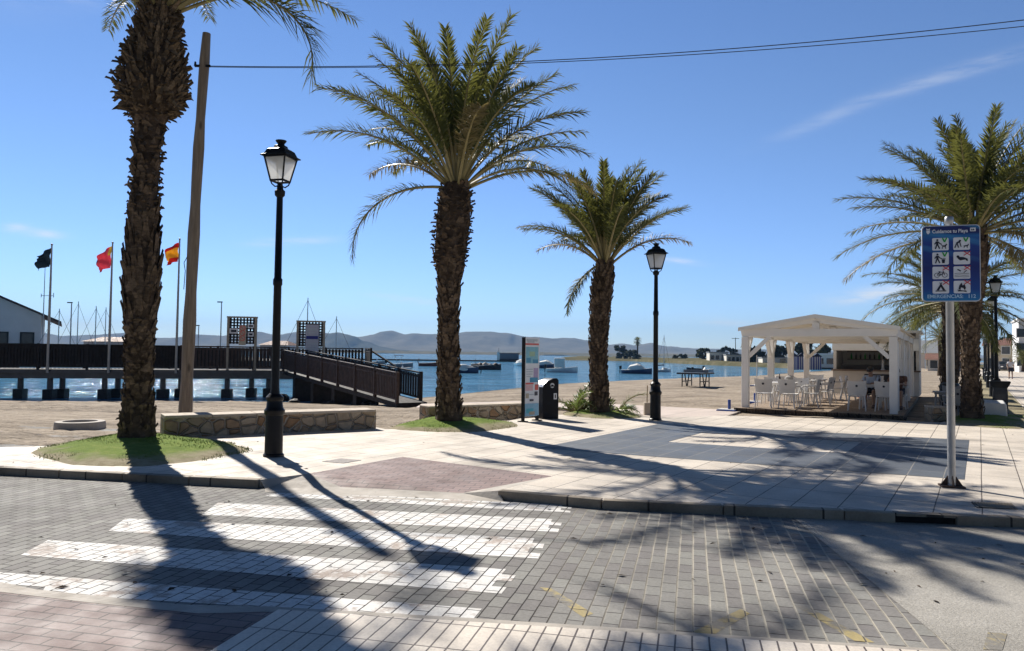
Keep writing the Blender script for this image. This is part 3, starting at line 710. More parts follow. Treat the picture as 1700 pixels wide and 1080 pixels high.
for i in range(70):
    a = r_.random() * 6.28; q = Vector((r_.gauss(0, .16), r_.gauss(0, .12), 0)); b.chain([q, q + Vector((math.cos(a) * .1, math.sin(a) * .1, .18)), q + Vector((math.cos(a) * .22, math.sin(a) * .2, r_.uniform(.15, .42)))], [.04, .03, .008], 4)
b.build('dry_root_clump', M['bark'], None, 'dark brown clump of dry roots at the slender palm base', 'root clump', loc=at(966, 684, .0))

# ------------------------------------------------------------------ street lamps
M['iron'] = plain('black_cast_iron', (.006, .0065, .008), .42, .3, 9, bump=.12, spec=.25)
def lamp_glass():
    t = NT('frosted_lamp_glass'); t.color((.80, .80, .76)); t.set(Roughness=.35)
    tb = t.n.new('ShaderNodeBsdfTranslucent'); tb.inputs[0].default_value = (.93, .92, .88, 1); tp = t.n.new('ShaderNodeBsdfTransparent')
    ms = t.n.new('ShaderNodeMixShader'); ms.inputs[0].default_value = .62; t.l.new(t.p.outputs[0], ms.inputs[1]); t.l.new(tb.outputs[0], ms.inputs[2])
    m2 = t.n.new('ShaderNodeMixShader'); m2.inputs[0].default_value = .22; t.l.new(ms.outputs[0], m2.inputs[1]); t.l.new(tp.outputs[0], m2.inputs[2]); t.l.new(m2.outputs[0], t.out.inputs[0]); return t.m
M['lampglass'] = lamp_glass()
def make_lamp(base, rz, label, H=4.9):
    r = thing('street_lamp', label, 'street lamp', base, rz, 'black lantern street lamps')
    s = H / 4.9
    z0, z1 = H - .64, H - .28                        # lantern glass bottom/top
    b = MB(); b.lathe([(.155, -.05), (.155, .03), (.135, .05), (.13, .62), (.15, .64), (.155, .70), (.125, .74), (.115, .84), (.13, .86), (.13, .9), (.085, .95)], n=14); b.build('base', M['iron'], r, smooth=True)
    b = MB(); b.lathe([(.075, .93), (.062, 1.05), (.058, 2.6), (.07, 2.62), (.07, 2.70), (.055, 2.72), (.047, 4.0 * s), (.075, 4.03 * s), (.08, 4.10 * s), (.05, 4.13 * s), (.04, z0 - .04)], n=12); b.build('pole', M['iron'], r, smooth=True)
    w0, w1 = .105, .175
    b = MB()
    for sx in (-1, 1):
        for sy in (-1, 1):
            b.beam((sx * w0, sy * w0, z0), (sx * w1, sy * w1, z1), .022, .022)
            pts = [(sx * .02, sy * .02, z0 - .075), (sx * .055, sy * .055, z0 - .09), (sx * .09, sy * .09, z0 - .05), (sx * w0, sy * w0, z0)]; b.chain(pts, .011, 6)
    for z, w, t in ((z0, w0, .026), (z1, w1, .03)):
        for k in range(4):
            a, c = [(-1, -1), (1, -1), (1, 1), (-1, 1)][k], [(1, -1), (1, 1), (-1, 1), (-1, -1)][k]
            b.beam((a[0] * w, a[1] * w, z), (c[0] * w, c[1] * w, z), t, t)
    b.build('lantern_frame', M['iron'], r)
    for k in range(4):
        a, c = [(-1, -1), (1, -1), (1, 1), (-1, 1)][k], [(1, -1), (1, 1), (-1, 1), (-1, -1)][k]
        g = MB(); i0, i1 = w0 - .006, w1 - .008
        vs = [Vector((a[0] * i0, a[1] * i0, z0 + .012)), Vector((c[0] * i0, c[1] * i0, z0 + .012)), Vector((c[0] * i1, c[1] * i1, z1 - .014)), Vector((a[0] * i1, a[1] * i1, z1 - .014))]
        g.add(vs, [(0, 1, 2, 3)]); g.build('glass_pane', M['lampglass'], r)
    b = MB(); q = math.sqrt(2)
    b.lathe([(.22 * q, z1 + .008), (.22 * q, z1 + .022), (.18 * q, z1 + .045), (.15 * q, z1 + .115), (.115 * q, z1 + .14), (.08 * q, z1 + .15), (.07 * q, z1 + .19), (.05 * q, z1 + .2)], n=4, phase=math.pi / 4)
    b.build('lantern_roof', M['iron'], r)
    b = MB(); b.lathe([(.06, z1 + .19), (.05, z1 + .22), (.075, z1 + .25), (.085, z1 + .272), (.05, z1 + .278)], n=12); b.build('finial', M['iron'], r, smooth=True)
    b = MB(); b.lathe([(.04, z1 - .17), (.05, z1 - .1), (.03, z1 - .02), (.05, z1 - .012)], n=10); b.build('bulb_holder', M['white_concrete'], r, smooth=True)
    return r
l1 = at(454, 757, 0); L1 = make_lamp(l1, R(-14), 'black lantern lamp on the kerb corner between two left palms', 4.86)
l2 = at(1088, 697, 0); make_lamp(l2, R(20), 'black lantern lamp beside the concrete stub, right of the slender palm', 4.42)
lr = [(at(1655, 672, 0), 4.62, 'first lamp of the row behind the bushy palm'), (at(1648.5, 659, 0), 4.4, 'second lamp of the row behind the bushy palm'), (at(1641.5, 644, 0), 4.3, 'third lamp of the row behind the bushy palm'),
      (at(1637.5, 634, 0), 4.3, 'fourth lamp of the row behind the bushy palm'), (at(1634.5, 626.5, 0), 4.3, 'fifth and farthest lamp of the row behind the bushy palm')]
for p_, h_, lb in lr: make_lamp(p_, AP, lb, h_)

# ------------------------------------------------------------------ utility pole and wires
def wood():
    t = NT('weathered_pole_wood'); v = t.map(scale=(6, 6, .45))
    c = t.ramp(t.noise(3, 7, .65, vec=v), [(.3, (.15, .118, .088)), (.55, (.25, .20, .155)), (.75, (.34, .28, .22))])
    kn = t.ramp(t.voro(1.3, vec=t.map(scale=(2, 2, .7))), [(.06, .25), (.12, 1)])
    t.color(t.mix(.8, c, kn, 'MULTIPLY')); t.set(Roughness=.85); t.normal(t.bump(t.noise(9, 5, vec=v), .6, .01)); return t.m
M['polewood'] = wood()
pb = at(306.5, 704, 0); pr_ = thing('utility_pole', 'leaning weathered wooden utility pole behind the left stone wall', 'utility pole', pb)
b = MB(); top_p = atY(344, 56, pb.y) - pb
zs = [i / 14 for i in range(15)]
pp = [Vector((top_p.x * t + .05 * math.sin(t * 3.14) * -1, .03 * math.sin(t * 5), -.3 + (top_p.z + .3) * t)) for t in zs]
b.chain(pp, [.137 - .042 * t + .012 * math.sin(i * 2.1) for i, t in enumerate(zs)], 12); b.build('shaft', M['polewood'], pr_, smooth=True)
wy = atY(341, 112, pb.y) - pb
b = MB(); b.box(wy + Vector((-.02, -.1, 0)), (.34, .03, .05)); b.chain([wy + Vector((-.18, -.1, 0)), wy + Vector((-.18, -.1, .09))], [.03, .02], 8); b.build('bracket', M['iron'], pr_)
b = MB(); b.chain([(.0, -.12, 3.6), (-.07, -.1, 3.48), (-.03, -.12, 3.3), (-.05, -.12, 2.9)], .008, 5); b.build('loose_cable', M['iron'], pr_)
M['cable'] = plain('cable_sheath', (.02, .02, .022), .5, .2, 3)
def wire(p0, p1, sag, r, label):
    b = MB(); n = 40; b.chain([p0.lerp(p1, i / n) - Vector((0, 0, 4 * sag * (i / n) * (1 - i / n))) for i in range(n + 1)], r, 5); return b.build('overhead_cable', M['cable'], None, label, 'cable', 'cables crossing the sky', smooth='all', base=p0)
w0 = pb + wy + Vector((.1, -.1, 0))
wire(w0, atY(2100, -20, 12.5), .42, .009, 'upper black cable running right from the wooden pole')
wire(w0 + Vector((0, 0, -.02)), atY(2100, -4, 12.4), .38, .008, 'lower black cable running right from the wooden pole')
# ------------------------------------------------------------------ stone walls, ring, small kerbside things
def wall(label, px, h, thick, toward):
    p, q = [at(x, y, 0) for x, y in px]; d = (q - p).normalized(); n = Vector((-d.y, d.x, 0)); n = n if n.y > 0 else -n
    r = thing('stone_wall', label, 'low wall', p, 0, 'low rubble stone walls')
    a = [p - p, q - p, q - p + n * thick, n * thick]
    rnd = random.Random(int(px[0][0])); b = MB(); N = 26
    # front face slightly uneven: grid
    prof = []
    b.prism([(v.x, v.y) for v in a], -.35, h - .05); b.build('masonry', M['stone'], r)
    c = MB(); L = (q - p).length; k = max(1, int(L / .8))
    for i in range(k):
        u, v = d * (L * i / k + .004), d * (L * (i + 1) / k - .004); e = rnd.uniform(-.008, .012)
        c.prism([((w).x, (w).y) for w in (u - n * (.015 + e), v - n * (.015 + e), v + n * (thick + .015), u + n * (thick + .015))], h - .05, h + e * .5)
    c.build('coping', M['capstone'], r, bevel=.012); return r
wall('long stone wall between the tall shaggy palm and the beach ramp', [(272, 727), (624, 711)], .40, .55, 1)
wall('stone wall behind the drooping frond palm, left of the black bin', [(712, 698), (890, 690)], .34, .5, 1)
wall('short pale stone wall beside the pergola terrace, near the rules sign', [(1549, 697), (1574, 697.5)], .36, .5, 1)
rg = at(133, 709, -.07)
b = MB(); b.lathe([(.50, -.12), (.48, .10), (.47, .13), (.33, .135), (.32, .05)], n=28); b.build('concrete_ring', M['concrete'], None, 'flat round concrete ring lying on the sand by the tallest palm', 'concrete ring', smooth=True, loc=rg)
sb = at(1074, 687, 0); r = thing('concrete_stub', 'small square concrete stub with thin rusty rod, left of the second lamp', 'stub', sb)
b = MB(); b.box((0, 0, .1), (.17, .17, .42)); b.build('block', M['capstone'], r, bevel=.01)
b = MB(); b.tube((.0, .0, .28), (.01, 0, .78), .013); b.build('rod', plain('rusty_rod', (.25, .16, .07), .8, .3), r)
M['steel'] = plain('galvanised_steel', (.42, .43, .44), .38, .15, 5, metal=.75, bump=.08)
M['dark'] = plain('dark_opening', (.012, .012, .012), .9, .2)
# manhole cover, drain grates and kerb inlet
mh = P((535, 766), (570, 769), (600, 764), (566, 761)); b = MB(); b.prism([(p.x, p.y) for p in mh], -.02, .005); b.build('manhole_cover', plain('cast_manhole', (.22, .19, .17), .7, .3, 20, bump=.6), None, 'small rectangular manhole cover set in cream tiles by the red ramp', 'manhole cover')
gq = P((1612, 834), (1622, 843), (1690, 845.5), (1680, 836)); r = thing('drain_grate', 'slotted drain grate in the tiles right of the rules sign', 'drain grate', gq[0])
b = MB(); 
for k in range(14):
    t = (k + .2) / 14; t2 = (k + .75) / 14
    u, v, w, x = gq[0].lerp(gq[3], t), gq[0].lerp(gq[3], t2), gq[1].lerp(gq[2], t2), gq[1].lerp(gq[2], t); b.prism([(p.x - gq[0].x, p.y - gq[0].y) for p in (u, v, w, x)], .001, .012)
b.build('bars', M['kerb'], r); b = MB(); b.prism([(p.x - gq[0].x, p.y - gq[0].y) for p in gq], -.01, .004); b.build('pit', M['dark'], r)
da, db = drain_a, drain_b; dn = Vector(((db - da).y, -(db - da).x, 0)).normalized()
r = thing('kerb_inlet', 'black storm drain opening in the kerb below the rules sign', 'storm drain', da)
b = MB(); b.prism([((p - da).x, (p - da).y) for p in (da + dn * .012, db + dn * .012, db - dn * .2, da - dn * .2)], -.4, -.024); b.build('opening', M['dark'], r)
b = MB(); b.prism([((p - da).x, (p - da).y) for p in (da + dn * .05, db + dn * .05, db - dn * .08, da - dn * .08)], -.02, .006); b.build('lintel', M['kerb'], r)
# fallen leaves and bark bits on the tiles
rnd = random.Random(12); b = MB()
for _ in range(120):
    x, y = rnd.uniform(0, 1700), rnd.uniform(720, 1000); p = at(x, y, 0); zz = 0
    if p.y < 9.6 + rnd.uniform(0, 1): p = at(x, y, RZ); zz = RZ + .004
    a = rnd.random() * 6.28; l = rnd.uniform(.01, .05); w = l * rnd.uniform(.15, .5); u = Vector((math.cos(a), math.sin(a), 0)); v = Vector((-u.y, u.x, 0))
    p = Vector((p.x, p.y, zz + .004)); b.add([p - u * l, p + v * w + Vector((0, 0, .008)), p + u * l, p - v * w], [(0, 3, 2, 1)])
b.build('leaf_litter', M['bark'], kind='stuff')

# ------------------------------------------------------------------ beach rules sign
sp_ = at(1580, 808, 0); dS = sp_.y
r = thing('rules_sign', 'blue beach rules sign with eight pictograms on a grey pole', 'sign', sp_, R(-17))
b = MB(); b.lathe([(.046, 0), (.046, 3.33), (.05, 3.335), (.05, 3.40), (.043, 3.41)], n=18); b.build('pole', M['steel'], r, smooth=True)
M['rust'] = plain('rusty_foot_plate', (.10, .06, .045), .85, .4, 14, bump=.5)
b = MB(); b.box((0, 0, .012), (.26, .22, .02))
for a in range(4):
    c_, s_ = math.cos(a * math.pi / 2), math.sin(a * math.pi / 2); e = Vector((c_, s_, 0)); f = Vector((-s_, c_, 0)) * .005
    vs = [e * .04 + f + Vector((0, 0, .02)), e * .125 + f + Vector((0, 0, .02)), e * .04 + f + Vector((0, 0, .15))]; vs += [v - f * 2 for v in vs]
    b.add(vs, [(0, 1, 2), (5, 4, 3), (0, 3, 4, 1), (1, 4, 5, 2), (2, 5, 3, 0)])
b.build('foot_plate', M['rust'], r)
W, Hh = .655, .965; zc = 2.325 + Hh / 2
def rrect(cx, cz, w, h, rad, n=5):
    o = []
    for sx, sz, a0 in ((1, 1, 0), (-1, 1, 90), (-1, -1, 180), (1, -1, 270)):
        for k in range(n + 1):
            a = R(a0 + 90 * k / n); o.append((cx + sx * (w / 2 - rad) + rad * math.cos(a), cz + sz * (h / 2 - rad) + rad * math.sin(a)))
    return o
b = MB(); b.plate(rrect(0, zc, W, Hh, .05), -.075, -.05); b.build('panel_edge', plain('sign_rim', (.60, .62, .66), .45, .1), r)
def signblue():
    t = NT('sign_blue'); s = t.n.new('ShaderNodeSeparateXYZ'); t.l.new(t.o, s.inputs[0])
    f = t.n.new('ShaderNodeMapRange'); t.l.new(s.outputs[2], f.inputs[0]); f.inputs[1].default_value = zc - Hh / 2; f.inputs[2].default_value = zc + Hh / 2
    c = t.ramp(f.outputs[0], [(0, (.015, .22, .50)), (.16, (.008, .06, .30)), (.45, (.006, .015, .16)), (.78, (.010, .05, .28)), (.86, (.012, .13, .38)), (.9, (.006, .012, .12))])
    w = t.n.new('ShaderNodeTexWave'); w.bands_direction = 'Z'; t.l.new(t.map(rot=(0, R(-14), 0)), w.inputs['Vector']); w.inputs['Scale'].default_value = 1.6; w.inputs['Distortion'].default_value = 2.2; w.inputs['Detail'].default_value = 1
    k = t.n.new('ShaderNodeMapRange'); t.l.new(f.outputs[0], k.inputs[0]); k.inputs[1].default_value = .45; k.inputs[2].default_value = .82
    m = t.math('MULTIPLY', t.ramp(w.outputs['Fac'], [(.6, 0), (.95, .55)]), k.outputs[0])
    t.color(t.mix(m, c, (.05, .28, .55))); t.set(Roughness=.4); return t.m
b = MB(); b.plate(rrect(0, zc, W - .022, Hh - .022, .042), -.079, -.0755); b.build('panel', signblue(), r)
for dz in (.25, -.25): b = MB(); b.box((0, -.045, zc + dz), (.16, .02, .04)); b.build('clamp', M['steel'], r)
M['signwhite'] = plain('sign_white', (.82, .83, .86), .5, .04); M['signblack'] = plain('sign_dark', (.012, .014, .03), .5, .1)
M['signgreen'] = plain('sign_green', (.03, .38, .06), .5, .1); M['signred'] = plain('sign_red', (.62, .02, .03), .5, .1)
XZ = lambda x, y, z: Matrix(((1, 0, 0, x), (0, 0, -1, y), (0, 1, 0, z), (0, 0, 0, 1)))     # text lying in the x-z plane, facing -y
tx = MB(); text_into(tx, 'Cuidamos tu Playa', .062, XZ(-.01, -.0805, zc + Hh / 2 - .095), width=.86, bold=.0012); tx.build('title_text', M['signwhite'], r)
M['paleblue'] = plain('sign_pale_blue', (.5, .72, .88), .5, .05)
tx = MB(); text_into(tx, 'EMERGENCIAS:', .062, XZ(-.07, -.0805, zc - Hh / 2 + .045), width=.97, bold=.0012); tx.build('emergency_text', M['paleblue'], r)
tx = MB(); text_into(tx, '112', .062, XZ(.225, -.0805, zc - Hh / 2 + .045), width=.97, bold=.0012); tx.build('emergency_number', M['paleblue'], r)
b = MB(); y0, y1 = -.083, -.0795
def disc(x, z, rr, n=14): return [(x + rr * math.cos(6.2832 * k / n), z + rr * math.sin(6.2832 * k / n)) for k in range(n)]
cx0 = -.255; tz = zc + Hh / 2 - .075
b.plate([(cx0 - .02, tz + .018), (cx0 + .02, tz + .018), (cx0 + .02, tz - .012), (cx0, tz - .034), (cx0 - .02, tz - .012)], y0, y1); b.plate([(cx0 - .018, tz + .024), (cx0 - .022, tz + .042), (cx0, tz + .034), (cx0 + .022, tz + .042), (cx0 + .018, tz + .024)], y0, y1)
b.build('crest', M['signwhite'], r)
b = MB(); b.plate(rrect(.245, tz + .012, .062, .045, .004), y0, y1); b.build('logo', M['signwhite'], r)
b = MB(); b.plate([(.222, tz + .0), (.232, tz + .026), (.242, tz + .004), (.252, tz + .026), (.262, tz)], -.0845, -.0832); b.build('logo_mark', M['signblack'], r)
def seg(b, p, q, w, mi=0):
    p, q = Vector((p[0], p[1])), Vector((q[0], q[1])); d = (q - p).normalized(); n = Vector((-d.y, d.x)) * w / 2
    b.plate([tuple(p + n), tuple(q + n), tuple(q - n), tuple(p - n)], -.0872, -.0838, mi)
def pl(b, pts, mi=0): b.plate(pts, -.0868, -.0836, mi)
icw, ich = .185, .158
for row in range(4):
    for colx in range(2):
        cx, cz = (-.118, .118)[colx], zc + .245 - row * .182
        t = MB(); t.plate(rrect(cx, cz, icw, ich, .016), y0, y1); tile = t.build('pictogram', M['signwhite'], r)
        f = MB(); k = (row, colx)
        def L(*pts, w=.012):
            for u, v in zip(pts[:-1], pts[1:]): seg(f, (cx + u[0], cz + u[1]), (cx + v[0], cz + v[1]), w)
        if k in ((0, 0), (1, 0)):
            pl(f, disc(cx - .035, cz + .052, .012)); pl(f, [(cx - .05, cz + .036), (cx - .026, cz + .036), (cx - .022, cz - .012), (cx - .048, cz - .012)])
            L((-.042, -.01), (-.058, -.06), w=.014); L((-.030, -.01), (-.010, -.058), w=.014); L((-.028, .03), (-.004, .004), (.012, .0)); L((-.046, .03), (-.066, .0))
            if k == (0, 0):
                pl(f, [(cx + .018, cz - .018), (cx + .052, cz - .014), (cx + .066, cz + .004), (cx + .076, cz - .004), (cx + .066, cz - .018), (cx + .058, cz - .034), (cx + .022, cz - .036)]); L((.024, -.032), (.018, -.06), w=.008); L((.054, -.032), (.060, -.06), w=.008); L((.02, -.02), (.008, -.006), w=.007)
            else:
                pl(f, [(cx + .012, cz - .014), (cx + .05, cz - .014), (cx + .044, cz - .06), (cx + .018, cz - .06)]); L((.006, -.006), (.056, -.006), w=.008)
        elif k == (0, 1):
            pl(f, disc(cx - .018, cz + .036, .012)); pl(f, [(cx - .062, cz + .014), (cx - .03, cz + .034), (cx - .018, cz + .022), (cx - .046, cz - .004)])
            L((-.056, .004), (-.076, -.052)); L((-.05, .0), (-.034, -.05)); L((-.022, .022), (-.006, -.04), w=.01); pl(f, [(cx + .022, cz - .026), (cx + .062, cz - .02), (cx + .078, cz - .004), (cx + .08, cz - .018), (cx + .064, cz - .036), (cx + .026, cz - .038)]); L((.03, -.036), (.026, -.054), w=.007); L((.06, -.034), (.062, -.054), w=.007)
        elif k == (1, 1):
            pl(f, [(cx - .055, cz + .022), (cx - .03, cz + .014), (cx + .02, cz + .012), (cx + .062, cz - .008), (cx + .07, cz - .038), (cx + .05, cz - .034), (cx + .04, cz - .02), (cx - .02, cz - .03), (cx - .042, cz - .008)]); pl(f, disc(cx - .042, cz + .018, .016))
        elif k == (2, 0):
            for sx in (-.042, .045):
                for j in range(14):
                    a, c = 6.2832 * j / 14, 6.2832 * (j + 1) / 14; L((sx + .028 * math.cos(a), -.03 + .028 * math.sin(a)), (sx + .028 * math.cos(c), -.03 + .028 * math.sin(c)), w=.005)
            L((-.042, -.03), (-.014, .008), (.03, .008), (.0, -.03), (-.042, -.03), w=.006); L((-.014, .008), (.0, -.03), w=.006); L((.028, .022), (.045, -.03), w=.006); L((-.024, .014), (-.004, .014), w=.008)
        elif k == (2, 1):
            L((-.05, .04), (-.012, .018), w=.014); L((.02, -.004), (.055, .03), w=.008)
            for zz in (-.012, -.034, -.054): L((-.082, zz), (-.03, zz + .004), (.02, zz - .003), (.082, zz), w=.004)
        elif k == (3, 0):
            pl(f, [(cx - .05, cz - .04), (cx - .004, cz + .042), (cx + .004, cz + .042), (cx + .05, cz - .04), (cx + .022, cz - .04), (cx, cz + .004), (cx - .022, cz - .04)]); L((-.06, -.048), (.06, -.048), w=.01); L((.0, .03), (.012, .06), w=.008); L((.0, .03), (-.012, .06), w=.008)
        else:
            pl(f, [(cx - .04, cz - .02), (cx - .03, cz + .02), (cx - .005, cz + .055), (cx + .004, cz + .02), (cx + .03, cz + .03), (cx + .042, cz - .012), (cx + .03, cz - .04), (cx + .012, cz - .012), (cx - .012, cz - .006), (cx - .02, cz - .04)]); L((-.045, -.05), (.045, -.05), w=.01); L((-.05, -.036), (.05, -.06), w=.008)
        f.build('figure', M['signblack'], tile)
        g = MB()
        if row == 0 or k == (1, 0):
            o_ = (cx + .045, cz + .055); seg(g, (o_[0] - .022, o_[1] + .022), (o_[0], o_[1] - .03), .015); seg(g, (o_[0], o_[1] - .03), (o_[0] + .026, o_[1] + .024), .015); g.v = [(x, y - .002, z) for x, y, z in g.v]; g.build('tick', M['signgreen'], tile)
        else:
            o_ = (cx + .058, cz + .058); seg(g, (o_[0] - .036, o_[1] + .026), (o_[0] + .036, o_[1] - .026), .009); seg(g, (o_[0] - .036, o_[1] - .026), (o_[0] + .036, o_[1] + .026), .009); g.v = [(x, y - .002 - .001 * (i >= 8), z) for i, (x, y, z) in enumerate(g.v)]; g.build('cross', M['signred'], tile)

# ------------------------------------------------------------------ tall information panel and bins
ib_ = at(868, 700, 0); r = thing('information_panel', 'tall narrow tourist information panel with pictures, left of the black bin', 'information panel', ib_, R(49))
pw, ph, pz = .56, 1.88, .12
b = MB(); b.box((0, 0, 1.0), (.045, .075, 2.0)); b.build('post', M['iron'], r); b = MB(); b.box((pw - .03, 0, .06), (.045, .075, .14)); b.build('post', M['iron'], r)
for xx in (0, pw - .03): b = MB(); b.box((xx, 0, .012), (.16, .2, .02)); b.build('foot_plate', M['iron'], r)
b = MB(); b.box((pw / 2 + .012, 0, pz + ph / 2), (pw - .02, .05, ph)); b.build('board', plain('panel_paper_white', (.86, .88, .90), .4, .04), r)
def flat(c): return plain('print_%d_%d_%d' % tuple(int(x * 100) for x in c), c, .45, .12, 12)
cols = {'red': flat((.75, .16, .13)), 'map': flat((.28, .58, .68)), 'sea': flat((.10, .36, .56)), 'pink': flat((.80, .52, .54)), 'teal': flat((.12, .55, .66)), 'green': flat((.42, .60, .42)), 'ink': flat((.08, .08, .1)), 'grey': flat((.58, .63, .66)), 'lilac': flat((.50, .40, .60)), 'photo': flat((.32, .60, .78)), 'sandy': flat((.55, .48, .36))}
cells = [('grey', .1, .02, .78, .03), ('grey', .15, .05, .5, .018), ('red', .03, .075, .94, .022), ('map', .06, .12, .88, .21), ('sea', .10, .26, .3, .06), ('sea', .55, .28, .38, .05), ('green', .3, .18, .4, .06), ('lilac', .62, .39, .32, .12), ('grey', .1, .40, .45, .012), ('grey', .1, .43, .45, .012), ('grey', .1, .46, .42, .012), ('grey', .1, .49, .3, .012), ('sea', .36, .51, .56, .06), ('red', .06, .575, .55, .022), ('pink', .06, .605, .5, .07), ('red', .72, .60, .22, .07), ('sandy', .08, .71, .2, .06), ('ink', .70, .69, .2, .05), ('grey', .32, .72, .3, .012), ('ink', .36, .785, .25, .025), ('photo', .02, .84, .96, .155), ('teal', .1, .90, .5, .06), ('sandy', .3, .94, .4, .04)]
for j, (c, x, y, w, h) in enumerate(cells):
    b = MB(); X0 = .022 + x * (pw - .03); Z1 = pz + ph - y * ph; yy = -.0262 - .0006 * j
    b.plate([(X0, Z1), (X0 + w * (pw - .03), Z1), (X0 + w * (pw - .03), Z1 - h * ph), (X0, Z1 - h * ph)], yy, -.0251 + .0001); b.build('print', cols[c], r)
bn = at(907, 694, 0); r = thing('waste_bin', 'black hooded waste bin with round slot beside the information panel', 'waste bin', bn, R(28))
b = MB(); prof = [(-.23, .0), (-.23, .78), (-.20, .84), (-.10, .93), (.05, 1.0), (.17, 1.01), (.225, .96), (.225, 0)]
b.plate(prof, -.22, .22); b.build('body', plain('black_bin_plastic', (.006, .0065, .009), .45, .2, 8, spec=.2), r, bevel=.018)
b = MB(); b.plate([(-.236, .79), (-.204, .85), (-.10, .938), (-.03, .967), (-.03, .958), (-.10, .928), (-.20, .835), (-.228, .785)], -.2, .2); b.build('lid_plate', M['steel'], r)
b = MB(); b.plate(disc(.03, .83, .062, 20), -.226, -.2215); b.build('slot', plain('pale_slot_ring', (.6, .62, .64), .4), r)
b = MB(); b.plate([(-.03, .82), (.03, .85), (.09, .82), (.09, .80), (-.03, .80)], -.229, -.2265); b.build('slot_flap', M['dark'], r)
b = MB(); b.plate(rrect(.12, .56, .09, .15, .006), -.2245, -.2215); s_ = b.build('sticker', M['signwhite'], r)
b = MB(); b.plate(rrect(.12, .56, .03, .09, .004), -.2262, -.2247); b.build('sticker_print', M['dark'], s_)
bb = at(1661, 687, 0); r = thing('litter_bin', 'dark square litter bin with flared top beside the white concrete block', 'litter bin', bb, AP)
b = MB(); q = math.sqrt(2)
b.lathe([(.20 * q, 0), (.20 * q, .06), (.185 * q, .08), (.185 * q, .66), (.175 * q, .72), (.175 * q, .78)], n=4, phase=math.pi / 4); b.build('body', plain('grey_black_bin', (.03, .032, .035), .5, .2, 9), r, bevel=.01)
b = MB(); b.lathe([(.18 * q, .78), (.235 * q, .88), (.26 * q, .95), (.25 * q, .97), (.12 * q, .95)], n=4, phase=math.pi / 4); b.build('hood', M['iron'], r)
for a in range(4):
    b = MB(); b.box((0, -.1865, .36), (.26, .004, .46)); b.xform(Matrix.Rotation(a * math.pi / 2, 4, 'Z')); b.build('side_panel', plain('bin_panel', (.045, .047, .05), .6, .2), r)
def block(base, label, L=1.8):
    r = thing('concrete_bench', label, 'bench', base, AP, 'white concrete blocks along the lamps')
    b = MB(); b.plate([(-.30, 0), (-.28, .36), (-.24, .42), (.24, .42), (.29, .36), (.31, 0)], -.3, L - .3); b.xform(Matrix.Rotation(math.pi / 2, 4, 'Z') @ Matrix.Scale(-1, 4, (0, 1, 0))); b.f = [f[::-1] for f in b.f]; b.v = [(x, y, z) for x, y, z in b.v]
    b.build('seat_block', M['white_concrete'], r, bevel=.03)
block(at(1651, 693, 0), 'white concrete bench block at the foot of the bushy palm')
bw = at(1645, 655, 0); bs = copy_tree(r, at(1636, 630.5, 0), AP, 'dark square litter bin farther along the lamp row'); r['group'] = bs['group'] = 'dark bins along the lamp row'
# ------------------------------------------------------------------ jetty on the left
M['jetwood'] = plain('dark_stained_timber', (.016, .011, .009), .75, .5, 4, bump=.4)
M['railwood'] = plain('red_brown_timber', (.056, .034, .026), .7, .45, 4, bump=.3)
M['jetgrey'] = plain('jetty_concrete', (.14, .135, .13), .85, .25, 2, bump=.4)
M['white'] = plain('white_paint', (.78, .77, .74), .55, .08, 3, bump=.1)
M['white2'] = plain('weathered_white_paint', (.70, .68, .63), .65, .2, 4, bump=.2)
jA, jB = Vector((-40, 27.5, 0)), Vector((-12.1, 36, 0)); jd = (jB - jA).normalized(); jn = Vector((-jd.y, jd.x, 0))
jr = thing('jetty', 'dark timber jetty on piles over the water at the left', 'jetty', jA)
def J(p): return p - jA
DZ = .66
b = MB(); e = jB + jd * 5.2
b.prism([(J(v).x, J(v).y) for v in (jA, e, e + jn * 2.6, jA + jn * 2.6)], DZ - .18, DZ); b.build('deck', M['jetgrey'], jr)
def balustrade(name, p, q, z0, z1, gap, parent, base, mat, h=1.12, skip=0):
    d = q - p; L = d.length; n = int(L / gap); b = MB()
    for i in range(n + 1):
        c = p.lerp(q, i / n) - base; z = z0 + (z1 - z0) * i / n
        b.box((c.x, c.y, z + h / 2 + .02), (gap * .62, .03, h - .14), Matrix.Rotation(math.atan2(d.y, d.x), 3, 'Z'))
    a, c = p - base, q - base
    b.beam(a + Vector((0, 0, z0 + h)), c + Vector((0, 0, z1 + h)), .09, .05); b.beam(a + Vector((0, 0, z0 + .12)), c + Vector((0, 0, z1 + .12)), .05, .06); b.beam(a + Vector((0, 0, z0 + h - .14)), c + Vector((0, 0, z1 + h - .14)), .045, .06)
    o = b.build(name, mat, parent)
    k = max(1, round(L / 1.9)); pm_ = MB()
    for i in range(k + 1):
        c = p.lerp(q, i / k) - base; z = z0 + (z1 - z0) * i / k; x = MB(); x.box((c.x, c.y, z + h / 2 + .01), (.10, .10, h + .06), Matrix.Rotation(math.atan2(d.y, d.x), 3, 'Z')); x.build('post', mat, o)
    return o
jm = jA + jd * 25.5
balustrade('balustrade', jA, jm, DZ, DZ, .125, jr, jA, M['jetwood']); balustrade('balustrade', jm, jB + jd * 1.2, DZ, DZ, .16, jr, jA, M['railwood'])
